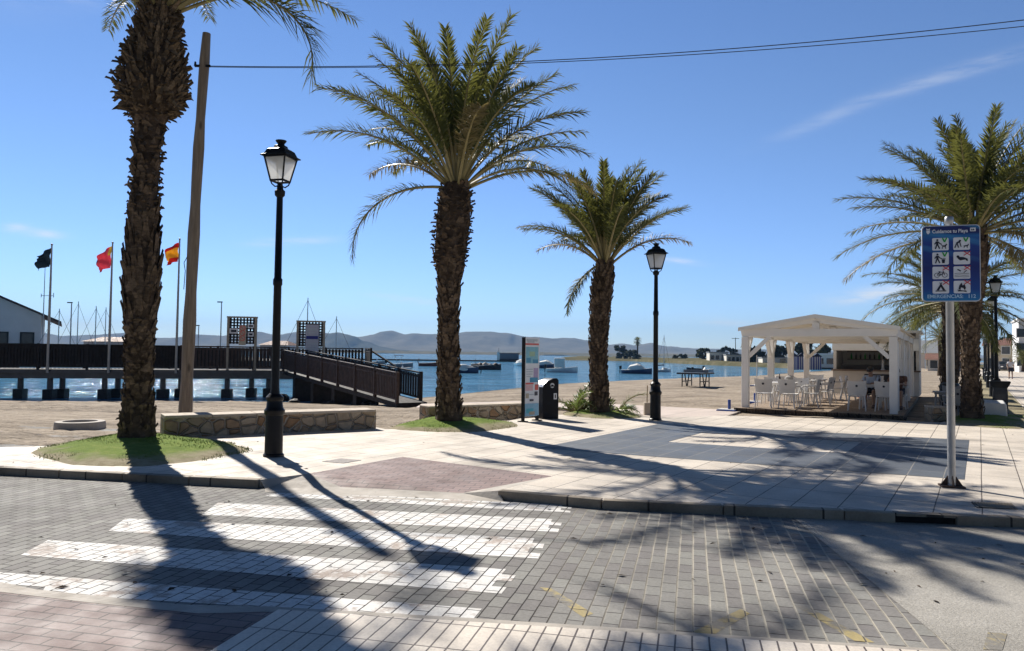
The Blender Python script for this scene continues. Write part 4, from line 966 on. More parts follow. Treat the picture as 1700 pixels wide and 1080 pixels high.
# close boarding behind the left stretch
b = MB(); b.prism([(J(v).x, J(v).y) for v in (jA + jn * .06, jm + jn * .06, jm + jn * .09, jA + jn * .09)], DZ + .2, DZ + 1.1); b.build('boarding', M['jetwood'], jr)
balustrade('balustrade', jA + jn * 2.5, jB + jn * 2.5 + jd * 5, DZ, DZ, .17, jr, jA, M['jetwood'])
b = MB(); b.prism([(J(v).x, J(v).y) for v in (jA + jn * .1, e + jn * .1, e + jn * .4, jA + jn * .4)], DZ - .42, DZ - .18); b.build('edge_beam', M['jetgrey'], jr)
for px in (20, 78, 92, 170, 187, 268, 295, 376, 416, 445):
    d = ray(px, 640); t = (jA.y - EYE.y + 0) ; 
    # where the pixel column meets the jetty's front line
    k = d.x / d.y; s_ = (jA.x - k * jA.y) / (k * jd.y - jd.x); p = jA + jd * s_ + jn * (.45 if px in (78, 170, 268, 376) else 1.1)
    b = MB(); b.tube((J(p).x, J(p).y, -1.6), (J(p).x, J(p).y, DZ - .18), .13, .12, 12); pi_ = b.build('pile', M['jetgrey'], jr, smooth=True)
    b = MB(); b.box((J(p).x, J(p).y, -.76), (.44, .44, 1.0)); b.build('footing', plain('wet_concrete_%d' % px, (.025, .025, .024), .6, .4, 3) if px == 20 else bpy.data.materials['wet_concrete_20'], pi_, bevel=.03)
# ramp down to the sand
rA, rB = Vector((-10.9, 35.4, 0)), Vector((-3.75, 24.4, 0)); rd = (rB - rA).normalized(); rn = Vector((-rd.y, rd.x, 0)) ; rw = 1.1
zr0, zr1 = DZ, -.06
b = MB(); vs = []
for p, z in ((rA, zr0), (rB, zr1)):
    for o in (0, rw): q = p + rn * o - jA; vs += [(q.x, q.y, z - .16), (q.x, q.y, z)]
b.add(vs, [(1, 3, 7, 5), (0, 4, 6, 2), (0, 1, 5, 4), (2, 6, 7, 3), (0, 2, 3, 1), (4, 5, 7, 6)]); rp = b.build('ramp', M['jetwood'], jr)
balustrade('ramp_railing', rA, rB, zr0, zr1, .135, jr, jA, M['railwood'], .98); balustrade('ramp_railing', rA + rn * rw, rB + rn * rw - rd * .5, zr0, zr1, .2, jr, jA, M['jetwood'], .98)
for t in (.12, .32, .52, .7):
    p = rA.lerp(rB, t) + rn * .5; z = zr0 + (zr1 - zr0) * t; b = MB(); b.box((J(p).x, J(p).y, (z - .16 - .9) / 2), (.35, .9, z - .16 + .9), Matrix.Rotation(math.atan2(rd.y, rd.x), 3, 'Z')); b.build('trestle', M['jetwood'], jr)
qa = jB + jd * 1.2 ; balustrade('balustrade', e, e + jn * 2.5, DZ, DZ, .18, jr, jA, M['jetwood'])
sA = e + jn * 1.2; sB = sA + Vector((1.6, -1.2, 0)); b = MB(); b.beam(J(sA) + Vector((0, 0, DZ + 1.1)), J(sB) + Vector((0, 0, DZ + .25)), .08, .07)
b.build('stair_rail', M['jetwood'], jr)
b = MB()
for k in range(5):
    p = sA.lerp(sB, (k + .5) / 5); b.box((J(p).x, J(p).y, (DZ - .22 * k - .5 - .7) / 2), (.42, .9, DZ - .22 * k - .5 + .7))
b.build('stairs', M['jetgrey'], jr)
# dark rocks added in place of the shadow beneath the ramp
rnd = random.Random(8); 
for k in range(26):
    t = rnd.random(); p = rA.lerp(rB, t * .8) + rn * rnd.uniform(-.9, 1.4); b = MB(); s_ = rnd.uniform(.18, .42)
    z = max(ground_z(p.x, p.y), WZ) ; b.blob((0, 0, s_ * .2), (s_, s_ * rnd.uniform(.7, 1), s_ * .55), k, 2, .5)
    if k < 18: o = b.build('rock', M['jetwood'], None, 'dark rock added to stand for the shadow beneath the beach ramp', 'rock', 'dark rocks added for the shadow beneath the beach ramp', loc=(p.x, p.y, z))
# lattice notice frames on the jetty
M['frame_wood'] = plain('pale_frame_timber', (.40, .34, .26), .7, .25, 4)
def lattice(px0, px1, ptop, Y, label, kind):
    p, q = atY(px0, ptop, Y), atY(px1, ptop + 3, Y + .25); base = Vector((p.x, p.y, DZ)); d = Vector((q.x - p.x, q.y - p.y, 0)); w = d.length; h = p.z - DZ
    r = thing('lattice_frame', label, 'notice frame', base, math.atan2(d.y, d.x), 'lattice notice frames on the jetty')
    b = MB()
    for x in (.05, w - .05): b.box((x, 0, h / 2), (.10, .22, h))
    b.box((w / 2, 0, h + .035), (w + .04, .24, .07)); b.build('frame', M['frame_wood'], r)
    b = MB(); n = 9
    for i in range(1, n): b.box((w * i / n, .012, h * .75), (.08, .02, h * .5))
    for i in range(9): b.box((w / 2, -.012, h * (.52 + .055 * i)), (w - .1, .02, .07))
    b.build('lattice', M['jetwood'], r)
    if kind == 1:
        for (x, z, ww, hh, c) in ((.22, .70, .3, .2, 'signwhite'), (.52, .62, .24, .75, 'sandy'), (.8, .80, .22, .14, 'signwhite'), (.8, .64, .2, .16, 'signwhite')):
            s = MB(); s.box((w * x, -.05, h * z + .12), (w * ww, .02, h * hh * .5)); o = s.build('notice', M[c] if c in M else cols[c], r)
            if c == 'sandy':
                for dz in (-.12, .16, .42):
                    g = MB(); cc = (w * x, h * z + .08 + dz * .9)
                    for j in range(16):
                        a, a2 = 6.2832 * j / 16, 6.2832 * (j + 1) / 16; u = Vector((cc[0] + .12 * math.cos(a), -.065, cc[1] + .12 * math.sin(a))); v = Vector((cc[0] + .12 * math.cos(a2), -.065, cc[1] + .12 * math.sin(a2))); g.beam(u, v, .012, .035)
                    g.beam((cc[0] - .08, -.067, cc[1] + .08), (cc[0] + .08, -.067, cc[1] - .08), .012, .03); g.build('prohibition_ring', cols['red'], o)
            else:
                g = MB(); g.box((w * x, -.062, h * z + .12), (w * ww * .6, .006, h * hh * .22)); g.build('notice_print', M['signblack'], o)
    else:
        s = MB(); s.box((w * .55, -.05, h * .62), (w * .46, .02, h * .66)); o = s.build('notice', plain('notice_lilac_white', (.55, .55, .62), .5, .1), r)
        g = MB(); g.box((w * .55, -.064, h * .68), (w * .42, .006, .16)); g.build('blue_band', plain('notice_blue', (.03, .04, .25), .5, .1), o)
        for j, z in enumerate((.86, .83, .78, .55, .5, .45, .40)): g = MB(); g.box((w * .55, -.064, h * z), (w * (.3 + .08 * (j % 2)), .006, .035)); g.build('text_line', cols['grey'], o)
lattice(378, 427, 527, 35.6, 'left lattice frame with square warning notices on the jetty', 1)
lattice(493, 540, 534, 36.6, 'right lattice frame with one pale notice and blue band', 2)
# flags
def flag(px0, pytop, pxb, label, fm, seed, fw, fh, torn):
    d = ray((px0 + pxb) / 2, 600); k = d.x / d.y; s_ = (jA.x - k * jA.y) / (k * jd.y - jd.x); p = jA + jd * s_ - jn * .12; Y = p.y; top = atY(px0, pytop, Y).z; base = Vector((p.x, p.y, .5))
    r = thing('flagpole', label, 'flagpole', base, 0, 'flagpoles on the jetty'); H = top - .5
    b = MB(); b.chain([(0, 0, 0), (0, 0, H * .55), (0, 0, H)], [.062, .05, .032], 10); b.build('pole', M['polemetal'], r, smooth=True)
    b = MB(); b.blob((0, 0, H + .04), (.05, .05, .05), 1, 2, 0); b.build('finial', M['polemetal'], r, smooth=True)
    b = MB(); b.box((0, .1, .12), (.12, .22, .1)); b.build('bracket', M['iron'], r)
    f = MB(); nu, nv = 16, 12; rnd = random.Random(seed); vs = []
    for s in (0, 1):
        for j in range(nv + 1):
            for i in range(nu + 1):
                u, v = i / nu, j / nv; sag = .75 * u * u + .25 * u; edge = 1 - torn * .35 * max(0, noise.noise(Vector((v * 7, seed, 0)))) 
                x = -.05 - fw * u * (1 - .12 * math.sin(v * 5 + seed)) * (edge if u > .6 else 1); y = .16 * math.sin(u * 9 + v * 4 + seed) * u + .05 * math.sin(v * 11 + u * 5) + s * .006; z = H - .12 - fh * v * (1 - .1 * u) - fh * sag * (.8 - .3 * v) * .6
                vs.append((x, y, z))
    n1 = (nu + 1) * (nv + 1); fs = []; mi = []
    for j in range(nv):
        for i in range(nu):
            q = (j * (nu + 1) + i, j * (nu + 1) + i + 1, (j + 1) * (nu + 1) + i + 1, (j + 1) * (nu + 1) + i); m_ = fm(i / nu, (j + .5) / nv)
            f.add([vs[a] for a in q], [(0, 1, 2, 3)], m_); f.add([vs[a + n1] for a in q], [(3, 2, 1, 0)], m_)
    f.build('flag', [flagm('teal', (.035, .06, .085)), flagm('crimson', (.60, .14, .18)), flagm('red', (.50, .05, .035)), flagm('yellow', (.68, .42, .06)), flagm('pale', (.55, .40, .12))], r, smooth='all')
    return r
def flagm(n, c):
    if 'flag_' + n in bpy.data.materials: return bpy.data.materials['flag_' + n]
    t = NT('flag_' + n); t.color(c); t.set(Roughness=.8); tb = t.n.new('ShaderNodeBsdfTranslucent'); tb.inputs[0].default_value = (*[min(1, x * 1.5) for x in c], 1); ms = t.n.new('ShaderNodeMixShader'); ms.inputs[0].default_value = .45
    t.l.new(t.p.outputs[0], ms.inputs[1]); t.l.new(tb.outputs[0], ms.inputs[2]); t.l.new(ms.outputs[0], t.out.inputs[0]); return t.m
M['polemetal'] = plain('flagpole_metal', (.40, .39, .37), .45, .2, 3, metal=.3)
flag(84, 407, 77, 'leftmost flagpole with ragged dark teal flag', lambda u, v: 0, 1, .60, .86, 1)
flag(187, 404, 176, 'middle flagpole with crumpled crimson flag', lambda u, v: 4 if (v < .4 and u < .14) else 1, 2, .62, 1.02, .6)
flag(297, 398, 289, 'right flagpole with red and yellow striped flag', lambda u, v: 3 if .25 < v < .75 else 2, 3, .60, .92, .9)

# ------------------------------------------------------------------ quay, club house, masts behind the jetty
b = MB(); b.prism([(-120, 76), (-24, 76), (-24, 120), (-120, 120)], -2, .6); b.build('quay', M['jetgrey'], kind='structure')
M['roof_tile'] = brick_mat('clay_roof_tiles', (.24, .10, .06), (.32, .15, .09), (.10, .05, .035), .3, .22, .03, 0, stain=.5, bump=1)
M['roof_dark'] = brick_mat('dark_clay_tiles', (.12, .06, .045), (.16, .08, .055), (.05, .03, .025), .3, .22, .03, 0, stain=.5, bump=1)
M['wall_white'] = plain('white_render', (.70, .70, .70), .8, .08, .8)
M['winglass'] = plain('dark_window_glass', (.02, .025, .03), .12, .2, 2, bump=0, spec=.6)
hc = atY(68, 560, 80); hx = hc.x
r = thing('club_house', 'white gabled club house with tiled roof behind the jetty at the left edge', 'building', (hx, 80, .6), R(31))
rise = .46; eaveT = atY(97, 533, 80); ez = eaveT.z - .6 - (eaveT.x - hx) * 0; ov = eaveT.x - hx; wz = ez + ov * rise; pk = wz + 11 * rise
b = MB(); b.plate([(-22, 0), (0, 0), (0, wz - .12), (-11, pk - .12), (-22, wz - .12)], 0, 14); b.build('wall', M['wall_white'], r)
for s in (-1, 1):
    b = MB(); b.plate([(-11, pk), (s * (11 + ov) - 11, ez), (s * (11 + ov) - 11, ez - .22), (-11, pk - .22)], -.9, 14.9); b.build('roof', M['roof_dark'], r)
for x0, w, h0, h1 in ((-9.2, 5.2, .3, 2.8), (-3.2, 1.3, .3, 2.7), (-.9, 1.3, .3, 2.7)):
    b = MB(); b.box((x0 + w / 2 - 1, -.03, (h0 + h1) / 2), (w, .1, h1 - h0)); wf = b.build('window', M['iron'], r); g = MB(); g.box((x0 + w / 2 - 1, -.085, (h0 + h1) / 2), (w - .35, .02, h1 - h0 - .3)); g.build('pane', M['winglass'], wf)
def mast_lamp(px, ptop, Y, label, r0=.06):
    p = atY(px, ptop, Y); H = p.z - .6; r = thing('quay_lamp', label, 'lamp post', (p.x, p.y, .6), 0, 'thin lamp posts on the quay'); b = MB(); b.tube((0, 0, 0), (0, 0, H), r0 * 1.4, r0, 8); b.build('pole', M['steel'], r); b = MB(); b.box((-.2, 0, H), (.55, .2, .12)); b.build('lamp_head', M['iron'], r)
mast_lamp(119, 502, 85, 'thin quay lamp post between the sail masts at the left'); mast_lamp(368, 501, 85, 'tall quay lamp post left of the left lattice frame'); mast_lamp(330, 540, 95, 'short quay lamp post close to the wooden pole')
p = atY(75, 442, 78); r = thing('signal_mast', 'thin signal mast with crossbar beside the club house roof', 'mast', (p.x, p.y, .6)); H = p.z - .6
b = MB(); b.tube((0, 0, 0), (0, 0, H), .07, .03, 8); b.build('pole', M['steel'], r)
b = MB(); b.beam((-.3, 0, H * .68), (1.0, 0, H * .68), .05, .05); b.beam((1.0, 0, H * .66), (1.0, 0, H * .71), .05, .05); b.beam((-.3, 0, H * .66), (-.3, 0, H * .7), .05, .05); b.build('crossbar', M['steel'], r)
def low_house(px0, px1, ptop, peave, Y, label, depth=6):
    p, q = atY(px0, peave, Y), atY(px1, peave, Y); zt = atY(px0, ptop, Y + depth / 2).z; w = q.x - p.x; r = thing('quay_building', label, 'building', (p.x, Y, .6), 0, 'low buildings on the quay'); ze = p.z - .6; zt -= .6
    b = MB(); b.box((w / 2, depth / 2, ze / 2), (w * .9, depth * .9, ze)); b.build('wall', M['wall_white'], r)
    b = MB(); i = w * .22
    b.add([(0, 0, ze), (w, 0, ze), (w, depth, ze), (0, depth, ze), (i, depth / 2, zt), (w - i, depth / 2, zt)], [(0, 1, 5, 4), (1, 2, 5), (2, 3, 4, 5), (3, 0, 4), (3, 2, 1, 0)]); b.build('roof', M['roof_tile'], r)
    b = MB(); b.box((w * .5, depth * .05 - .03, ze * .5), (w * .3, .06, ze * .6)); b.build('door', M['winglass'], r)
low_house(133, 205, 558.5, 566, 92, 'low brown roofed hut on the quay left of the shaggy palm'); low_house(428, 478, 565, 572, 100, 'low brown roofed hut on the quay between the lattice frames')

# ------------------------------------------------------------------ boats
def boat(px, py, L, head, hullc, kind, label, cover=None, group='small boats moored in the bay'):
    w = at(px, py, WZ); r = thing('motor_boat' if kind != 'sail' else 'sailing_boat', label, 'boat', w, head, group)
    B = L * .19; n = 12; rows = []; rin = []
    for i in range(n + 1):
        t = i / n; x = (t - .5) * L; wd = B * (1 - max(0, (t - .45) / .55) ** 2.2) * (.9 + .1 * min(1, t / .2)); wd = max(wd, .015); sh = .12 * L + .07 * L * t * t; kz = -.03 * L + .09 * L * max(0, t - .6) ** 1.5
        rows.append([(x, -wd, sh), (x + .01, -wd * .93, sh * .45), (x, -wd * .6, kz + .02), (x, 0, kz), (x, wd * .6, kz + .02), (x + .01, wd * .93, sh * .45), (x, wd, sh)])
        wi = wd * .86; xi = x * .97; fl = sh - .07 * L * (1 - .5 * t); rin.append([(xi, -wi, sh + .004), (xi, -wi * .95, fl), (xi, 0, fl), (xi, wi * .95, fl), (xi, wi, sh + .004)])
    b = MB(); vs = [v for row in rows for v in row]; fs = []
    for i in range(n):
        for k in range(6): fs.append((i * 7 + k, i * 7 + k + 1, (i + 1) * 7 + k + 1, (i + 1) * 7 + k))
    fs.append((6, 5, 4, 3, 2, 1, 0)); o = len(vs); vs += [v for row in rin for v in row]
    for i in range(n):
        for k in range(4): fs.append((o + i * 5 + k, o + (i + 1) * 5 + k, o + (i + 1) * 5 + k + 1, o + i * 5 + k + 1))
        fs.append((i * 7, (i + 1) * 7, o + (i + 1) * 5, o + i * 5)); fs.append((i * 7 + 6, o + i * 5 + 4, o + (i + 1) * 5 + 4, (i + 1) * 7 + 6))
    fs += [(o, o + 1, o + 2, o + 3, o + 4), (0, o, o + 4, 6)]
    b.add(vs, fs); b.build('hull', hullc, r, smooth=True)
    m = MB(); m.beam((-L / 2, -B, .12 * L), (-L / 2, B, .12 * L), .05, .05)
    for s in (-1, 1): m.chain([(rows[i][0 if s < 0 else 6][0], rows[i][0 if s < 0 else 6][1], rows[i][0][2] + .01) for i in range(n + 1)], .025, 5)
    m.build('gunwale', M['white'], r)
    if kind in ('open', 'tent', 'canvas', 'bimini', 'inflatable'):
        e_ = MB(); e_.box((-L / 2 - .14, 0, .2 * L), (.3, .3, .42), None); e_.box((-L / 2 - .2, 0, .05 * L), (.12, .14, .7)); e_.build('outboard_motor', M['iron'], r, bevel=.05)
    sz = .12 * L
    if kind in ('open', 'bimini', 'canvas'):
        c = MB(); c.add([(-.02 * L, -.35 * B * 1.5, sz), (.12 * L, -.35 * B * 1.5, sz), (.06 * L, -.35 * B * 1.5, sz + .42), (-.02 * L, .35 * B * 1.5, sz), (.12 * L, .35 * B * 1.5, sz), (.06 * L, .35 * B * 1.5, sz + .42)], [(0, 1, 2), (5, 4, 3), (1, 4, 5, 2), (0, 2, 5, 3), (0, 3, 4, 1)]); c.build('console', M['white'], r)
        g = MB(); g.add([(.07 * L, -.5 * B, sz + .36), (.07 * L, .5 * B, sz + .36), (.02 * L, .45 * B, sz + .72), (.02 * L, -.45 * B, sz + .72)], [(0, 1, 2, 3)]); g.build('windscreen', M['winglass'], r)
    if kind == 'bimini':
        c = MB()
        for s in (-1, 1):
            c.tube((-.1 * L, s * B * .85, sz), (-.2 * L, s * B * .8, sz + 1.35), .02); c.tube((-.1 * L, s * B * .85, sz), (.1 * L, s * B * .8, sz + 1.35), .02)
        c.build('bimini_frame', M['steel'], r); c = MB(); c.box((-.05 * L, 0, sz + 1.38), (.38 * L, B * 1.75, .07)); c.build('bimini_top', M['navy'], r, bevel=.03)
    if kind == 'tent':
        c = MB(); vs = []
        for x, w_, h_ in ((-.30, .9, .15), (-.22, .95, .62), (.02, .9, .86), (.12, .85, .72), (.34, .45, .12)):
            vs += [(x * L, -w_ * B, sz + .02), (x * L, -w_ * B * .72, sz + h_ * .75), (x * L, 0, sz + h_), (x * L, w_ * B * .72, sz + h_ * .75), (x * L, w_ * B, sz + .02)]
        fs = [(i * 5 + k, i * 5 + k + 1, i * 5 + k + 6, i * 5 + k + 5)[::-1] for i in range(4) for k in range(4)] + [(0, 1, 2, 3, 4)[::-1], (20, 21, 22, 23, 24)]
        c.add(vs, fs); c.build('canvas_cover', cover or M['canvas'], r)
    if kind == 'canvas':
        c = MB(); c.box((-.08 * L, 0, sz + .75), (.34 * L, B * 1.7, 1.25)); c.build('canvas_cabin', cover or M['canvas'], r, bevel=.1)
    if kind == 'work':
        for k in range(5):
            c = MB(); c.blob((-.32 * L + .16 * L * k, 0, sz + .1), (.11 * L, B * .8, .22 + .12 * ((k * 7) % 3)), k, 2, .5); c.build('net_pile', [M['jetwood'], M['railwood'], M['capstone']][k % 3], r)
        c = MB(); c.tube((-.3 * L, 0, sz), (-.3 * L, 0, sz + 1.0), .03); c.build('stub_mast', M['iron'], r)
    if kind == 'prow':
        c = MB(); c.chain([(-.49 * L, 0, sz * .6), (-.53 * L, 0, sz + .35), (-.50 * L, 0, sz + .7), (-.46 * L, 0, sz + .8)], [.09, .08, .07, .05], 6); c.build('stem_post', M['jetwood'], r)
        c = MB(); c.box((.05 * L, 0, sz + .02), (.5 * L, B * 1.5, .08)); c.build('thwart', M['railwood'], r)
    if kind == 'covered':
        c = MB(); c.blob((-.02 * L, 0, sz + .05), (.36 * L, B * .95, .5), 2, 3, .25); c.build('canvas_cover', M['canvas'], r, smooth=True)
        c = MB(); c.chain([(.36 * L, -.16, sz + .1), (.5 * L, -.2, sz + .4), (.58 * L, -.2, sz + .2), (.57 * L, -.18, -.1)], .03, 6); c.chain([(.36 * L, .16, sz + .1), (.5 * L, .2, sz + .4), (.58 * L, .2, sz + .2), (.57 * L, .18, -.1)], .03, 6); c.beam((.56 * L, -.2, .1), (.56 * L, .2, .1), .04, .04); c.build('bow_ladder', M['iron'], r)
    if kind in ('mast', 'sail'):
        H = cover if cover else 6; c = MB(); c.tube((.05 * L, 0, sz - .2), (.05 * L, 0, H), .06, .035, 8); ms_ = c.build('mast', M['steel'], r)
        c = MB(); c.tube((.05 * L, 0, H * .97), (.48 * L, 0, sz + .15), .014, .014, 4); c.build('forestay', M['iron'], ms_); c = MB(); c.tube((.05 * L, 0, H * .97), (-.48 * L, 0, sz), .014, .014, 4); c.build('backstay', M['iron'], ms_)
        c = MB(); c.tube((.04 * L, 0, sz + .7), (-.36 * L, 0, sz + .65), .08, .07, 7); c.build('boom', M['navy'], r)
        c = MB(); c.box((.1 * L, 0, sz + .1), (.32 * L, B * 1.1, .4)); c.build('cabin', M['white'], r, bevel=.08)
    return r
M['navy'] = plain('navy_canvas', (.02, .03, .07), .7, .2); M['canvas'] = plain('grey_white_canvas', (.78, .76, .72), .8, .1, 2); M['hull_white'] = plain('hull_white', (.78, .78, .76), .35, .12, 3); M['hull_blue'] = plain('hull_blue', (.03, .055, .13), .35, .2, 3); M['hull_red'] = plain('hull_red_brown', (.22, .05, .035), .5, .3, 3); M['hull_dark'] = plain('hull_dark', (.02, .022, .03), .5, .3, 3); M['hull_grey'] = plain('hull_grey', (.30, .31, .32), .45, .2, 3)
boat(664, 609.5, 4.0, R(8), M['hull_grey'], 'bimini', 'grey motorboat under a navy bimini, left of the drooping frond palm')
boat(666, 616, 2.6, R(5), M['hull_white'], 'open', 'small white open boat seen just over the ramp railing')
boat(624, 604, 3.6, R(0), M['hull_grey'], 'open', 'grey open boat half hidden behind the jetty stair rail')
boat(715, 607.5, 4.2, R(4), M['hull_red'], 'prow', 'red brown wooden boat with tall stem post')
boat(766, 619, 4.0, R(-6), M['hull_blue'], 'covered', 'dark blue boat with bow ladder poking out behind the palm trunk')
boat(805, 613.5, 4.6, R(2), M['hull_dark'], 'work', 'dark work boat heaped with nets')
boat(864, 607, 4.0, R(-70), M['hull_white'], 'tent', 'white covered boat half hidden by the information panel')
boat(906, 611, 4.4, R(-14), M['hull_blue'], 'tent', 'blue boat with low white tent cover right of the panel')
boat(933, 618, 4.0, R(-6), M['hull_white'], 'canvas', 'white boat with tall square canvas cabin by the green shoots')
boat(1057, 620, 3.8, R(-14), M['hull_blue'], 'tent', 'blue boat with peaked white tent cover left of the second lamp')
boat(1101, 617, 2.3, R(10), M['hull_white'], 'mast', 'tiny white sailing dinghy with bare mast right of the second lamp', 5.2)
boat(1153, 614.5, 2.6, R(180), M['hull_dark'], 'inflatable', 'dark inflatable dinghy on the water behind the table tennis table')
boat(1168, 618.5, 2.8, R(0), M['hull_white'], 'open', 'white open boat on the water behind the table tennis table')
for (px, ptop, Y, hd, lb) in ((98, 512, 70, 15, 'sailing boat whose mast stands between the first flagpole and the quay lamp'), (130, 500, 72, 5, 'sailing boat whose tall mast stands just right of the quay lamp'), (160, 508, 66, -6, 'sailing boat whose mast stands left of the middle flagpole'), (176, 510, 75, 0, 'sailing boat whose mast stands right behind the middle flagpole'), (511, 494, 62, 8, 'sailing boat whose bare mast rises above the right lattice frame'), (559, 525, 68, -12, 'sailing boat with stayed mast right of the right lattice frame')):
    p = atY(px, ptop, Y); py_ = 0
    w = Vector((p.x - .25, Y, WZ)); o = boat(px, 640, 5.2, R(hd), M['hull_white'], 'sail', lb, p.z - WZ, 'sailing boats behind the jetty'); o.location = w
b = MB(); b.box((-35, 217, (-.95 - .32) / 2), (84, 2.2, .63)); b.build('pontoon', M['jetwood'], None, 'long dark floating pontoon across the bay', 'pontoon')
pp_ = atY(825, 592, 217); r = thing('pontoon_hut', 'long grey hut with white end wall on the far pontoon', 'hut', (pp_.x, 216.4, -.32))
b = MB(); b.box((3.6, .5, 1.2), (5.6, 1.6, 1.5)); b.build('wall', plain('hut_grey', (.16, .17, .2), .7, .2), r); b = MB(); b.box((.45, .5, 1.2), (.85, 1.7, 2.4)); b.build('end_wall', M['white'], r); b = MB(); b.box((3.7, .5, 2.05), (6, 2, .2)); b.build('roof', M['navy'], r); b = MB(); b.box((3.6, .5, .2), (5.6, 1.8, .5)); b.build('float', M['hull_dark'], r); b = MB(); b.tube((.5, .5, 2.4), (.5, .5, 3.6), .05); b.build('aerial', M['iron'], r)
# ------------------------------------------------------------------ beach bar: pergola, kiosk, chairs, tables
PZ = .08
FR = at(1484, 687, PZ); UA = R(-30.5); U = Vector((math.cos(UA), math.sin(UA), 0)); V = Vector((-U.y, U.x, 0)); PW, PL = 3.98, 11.2
FL = FR - U * PW; FL.z = 0
def L2(u, v, z=0.0): return FL + U * u + V * v + Vector((0, 0, z))
M['deckwood'] = brick_mat('terrace_deck_boards', (.30, .22, .15), (.37, .28, .20), (.04, .03, .02), 2.4, .14, .008, UA, stain=.7, rough=.8, bump=.5)
M['perg'] = plain('pergola_white_timber', (.84, .82, .78), .6, .06, 3, bump=.15)
def roofcloth():
    t = NT('pale_roof_canvas'); t.color(t.ramp(t.noise(1.2, 4), [(.3, (.66, .63, .57)), (.7, (.74, .71, .66))])); t.set(Roughness=.8); tb = t.n.new('ShaderNodeBsdfTranslucent'); tb.inputs[0].default_value = (.72, .64, .52, 1); ms = t.n.new('ShaderNodeMixShader'); ms.inputs[0].default_value = .35
    t.l.new(t.p.outputs[0], ms.inputs[1]); t.l.new(tb.outputs[0], ms.inputs[2]); t.l.new(ms.outputs[0], t.out.inputs[0]); return t.m
M['roofcloth'] = roofcloth()
pg = thing('pergola', 'white timber beach bar pergola with low gabled roof on a deck', 'pergola', (FL.x, FL.y, 0), UA)
b = MB(); b.box((PW / 2, PL / 2 - .1, PZ - .06), (PW + .5, PL + .6, .12)); b.build('deck', M['deckwood'], pg)
b = MB(); b.box((PW / 2, -.385, PZ - .12), (PW + .5, .03, .2)); b.build('deck_fascia', plain('dark_deck_edge', (.05, .035, .025), .8, .4, 5), pg)
for k in range(7): b = MB(); b.box((-.1 + k * .72, -.1, -.1), (.14, .5, .2)); b.build('deck_bearer', M['jetwood'], pg)
PT = 2.2; nb_ = 4
for i in range(nb_):
    v = PL * i / (nb_ - 1)
    for u in (0, PW):
        b = MB(); b.box((u, v, PZ + (PT - PZ) / 2), (.2, .2, PT - PZ)); b.build('post', M['perg'], pg, bevel=.008)
        for dv in ((1,) if i == 0 else (-1,) if i == nb_ - 1 else (1, -1)):
            b = MB(); b.beam((u, v + dv * .1, 1.62), (u, v + dv * .72, PT + .02), .11, .12); b.build('brace', M['perg'], pg)
    if i in (0, 3):
        for s, u in ((1, 0), (-1, PW)): b = MB(); b.beam((u + s * .1, v, 1.62), (u + s * .72, v, PT + .02), .11, .12, up=(0, 1, 0)); b.build('brace', M['perg'], pg)
    b = MB(); b.box((PW / 2, v, PT + .12), (PW + .2, .16, .22)); b.build('tie_beam', M['perg'], pg, bevel=.006)
    b = MB(); b.box((PW / 2, v, PT + .345), (.2, .14, .23)); b.build('king_post', M['perg'], pg)
    for s in (-1, 1):
        b = MB(); b.beam((PW / 2, v, PT + .49), (PW / 2 + s * (PW / 2 + .12), v, PT + .15), .14, .15, up=(0, 0, 1)); b.build('rafter', M['perg'], pg)
for u in (0, PW): b = MB(); b.box((u, PL / 2, PT + .118), (.17, PL + .1, .21)); b.build('eave_beam', M['perg'], pg)
for s in (-1, 1):
    b = MB(); x0, x1 = PW / 2, PW / 2 + s * (PW / 2 + .17); b.plate([(x0, PT + .64), (x1, PT + .27), (x1, PT + .23), (x0, PT + .59)], -.16, PL + .16); b.build('roof', M['roofcloth'], pg)
b = MB(); b.plate([(PW / 2, PT + .65), (PW + .18, PT + .28), (PW + .18, PT + .17), (PW / 2, PT + .54)], -.20, -.165); b.plate([(PW / 2, PT + .65), (-.18, PT + .28), (-.18, PT + .17), (PW / 2, PT + .54)], -.20, -.165); b.build('bargeboard', M['perg'], pg)
for i in range(3):                                   # boarded bays on the street side
    v0, v1 = PL * i / 3, PL * (i + 1) / 3
    for t, w in ((.40, .5), (.72, .34)): b = MB(); b.box((PW + .03, v0 + (v1 - v0) * t, PZ + 1.0), (.04, w, 2.0 - .1 * (t > .5))); b.build('side_board', M['perg'], pg)

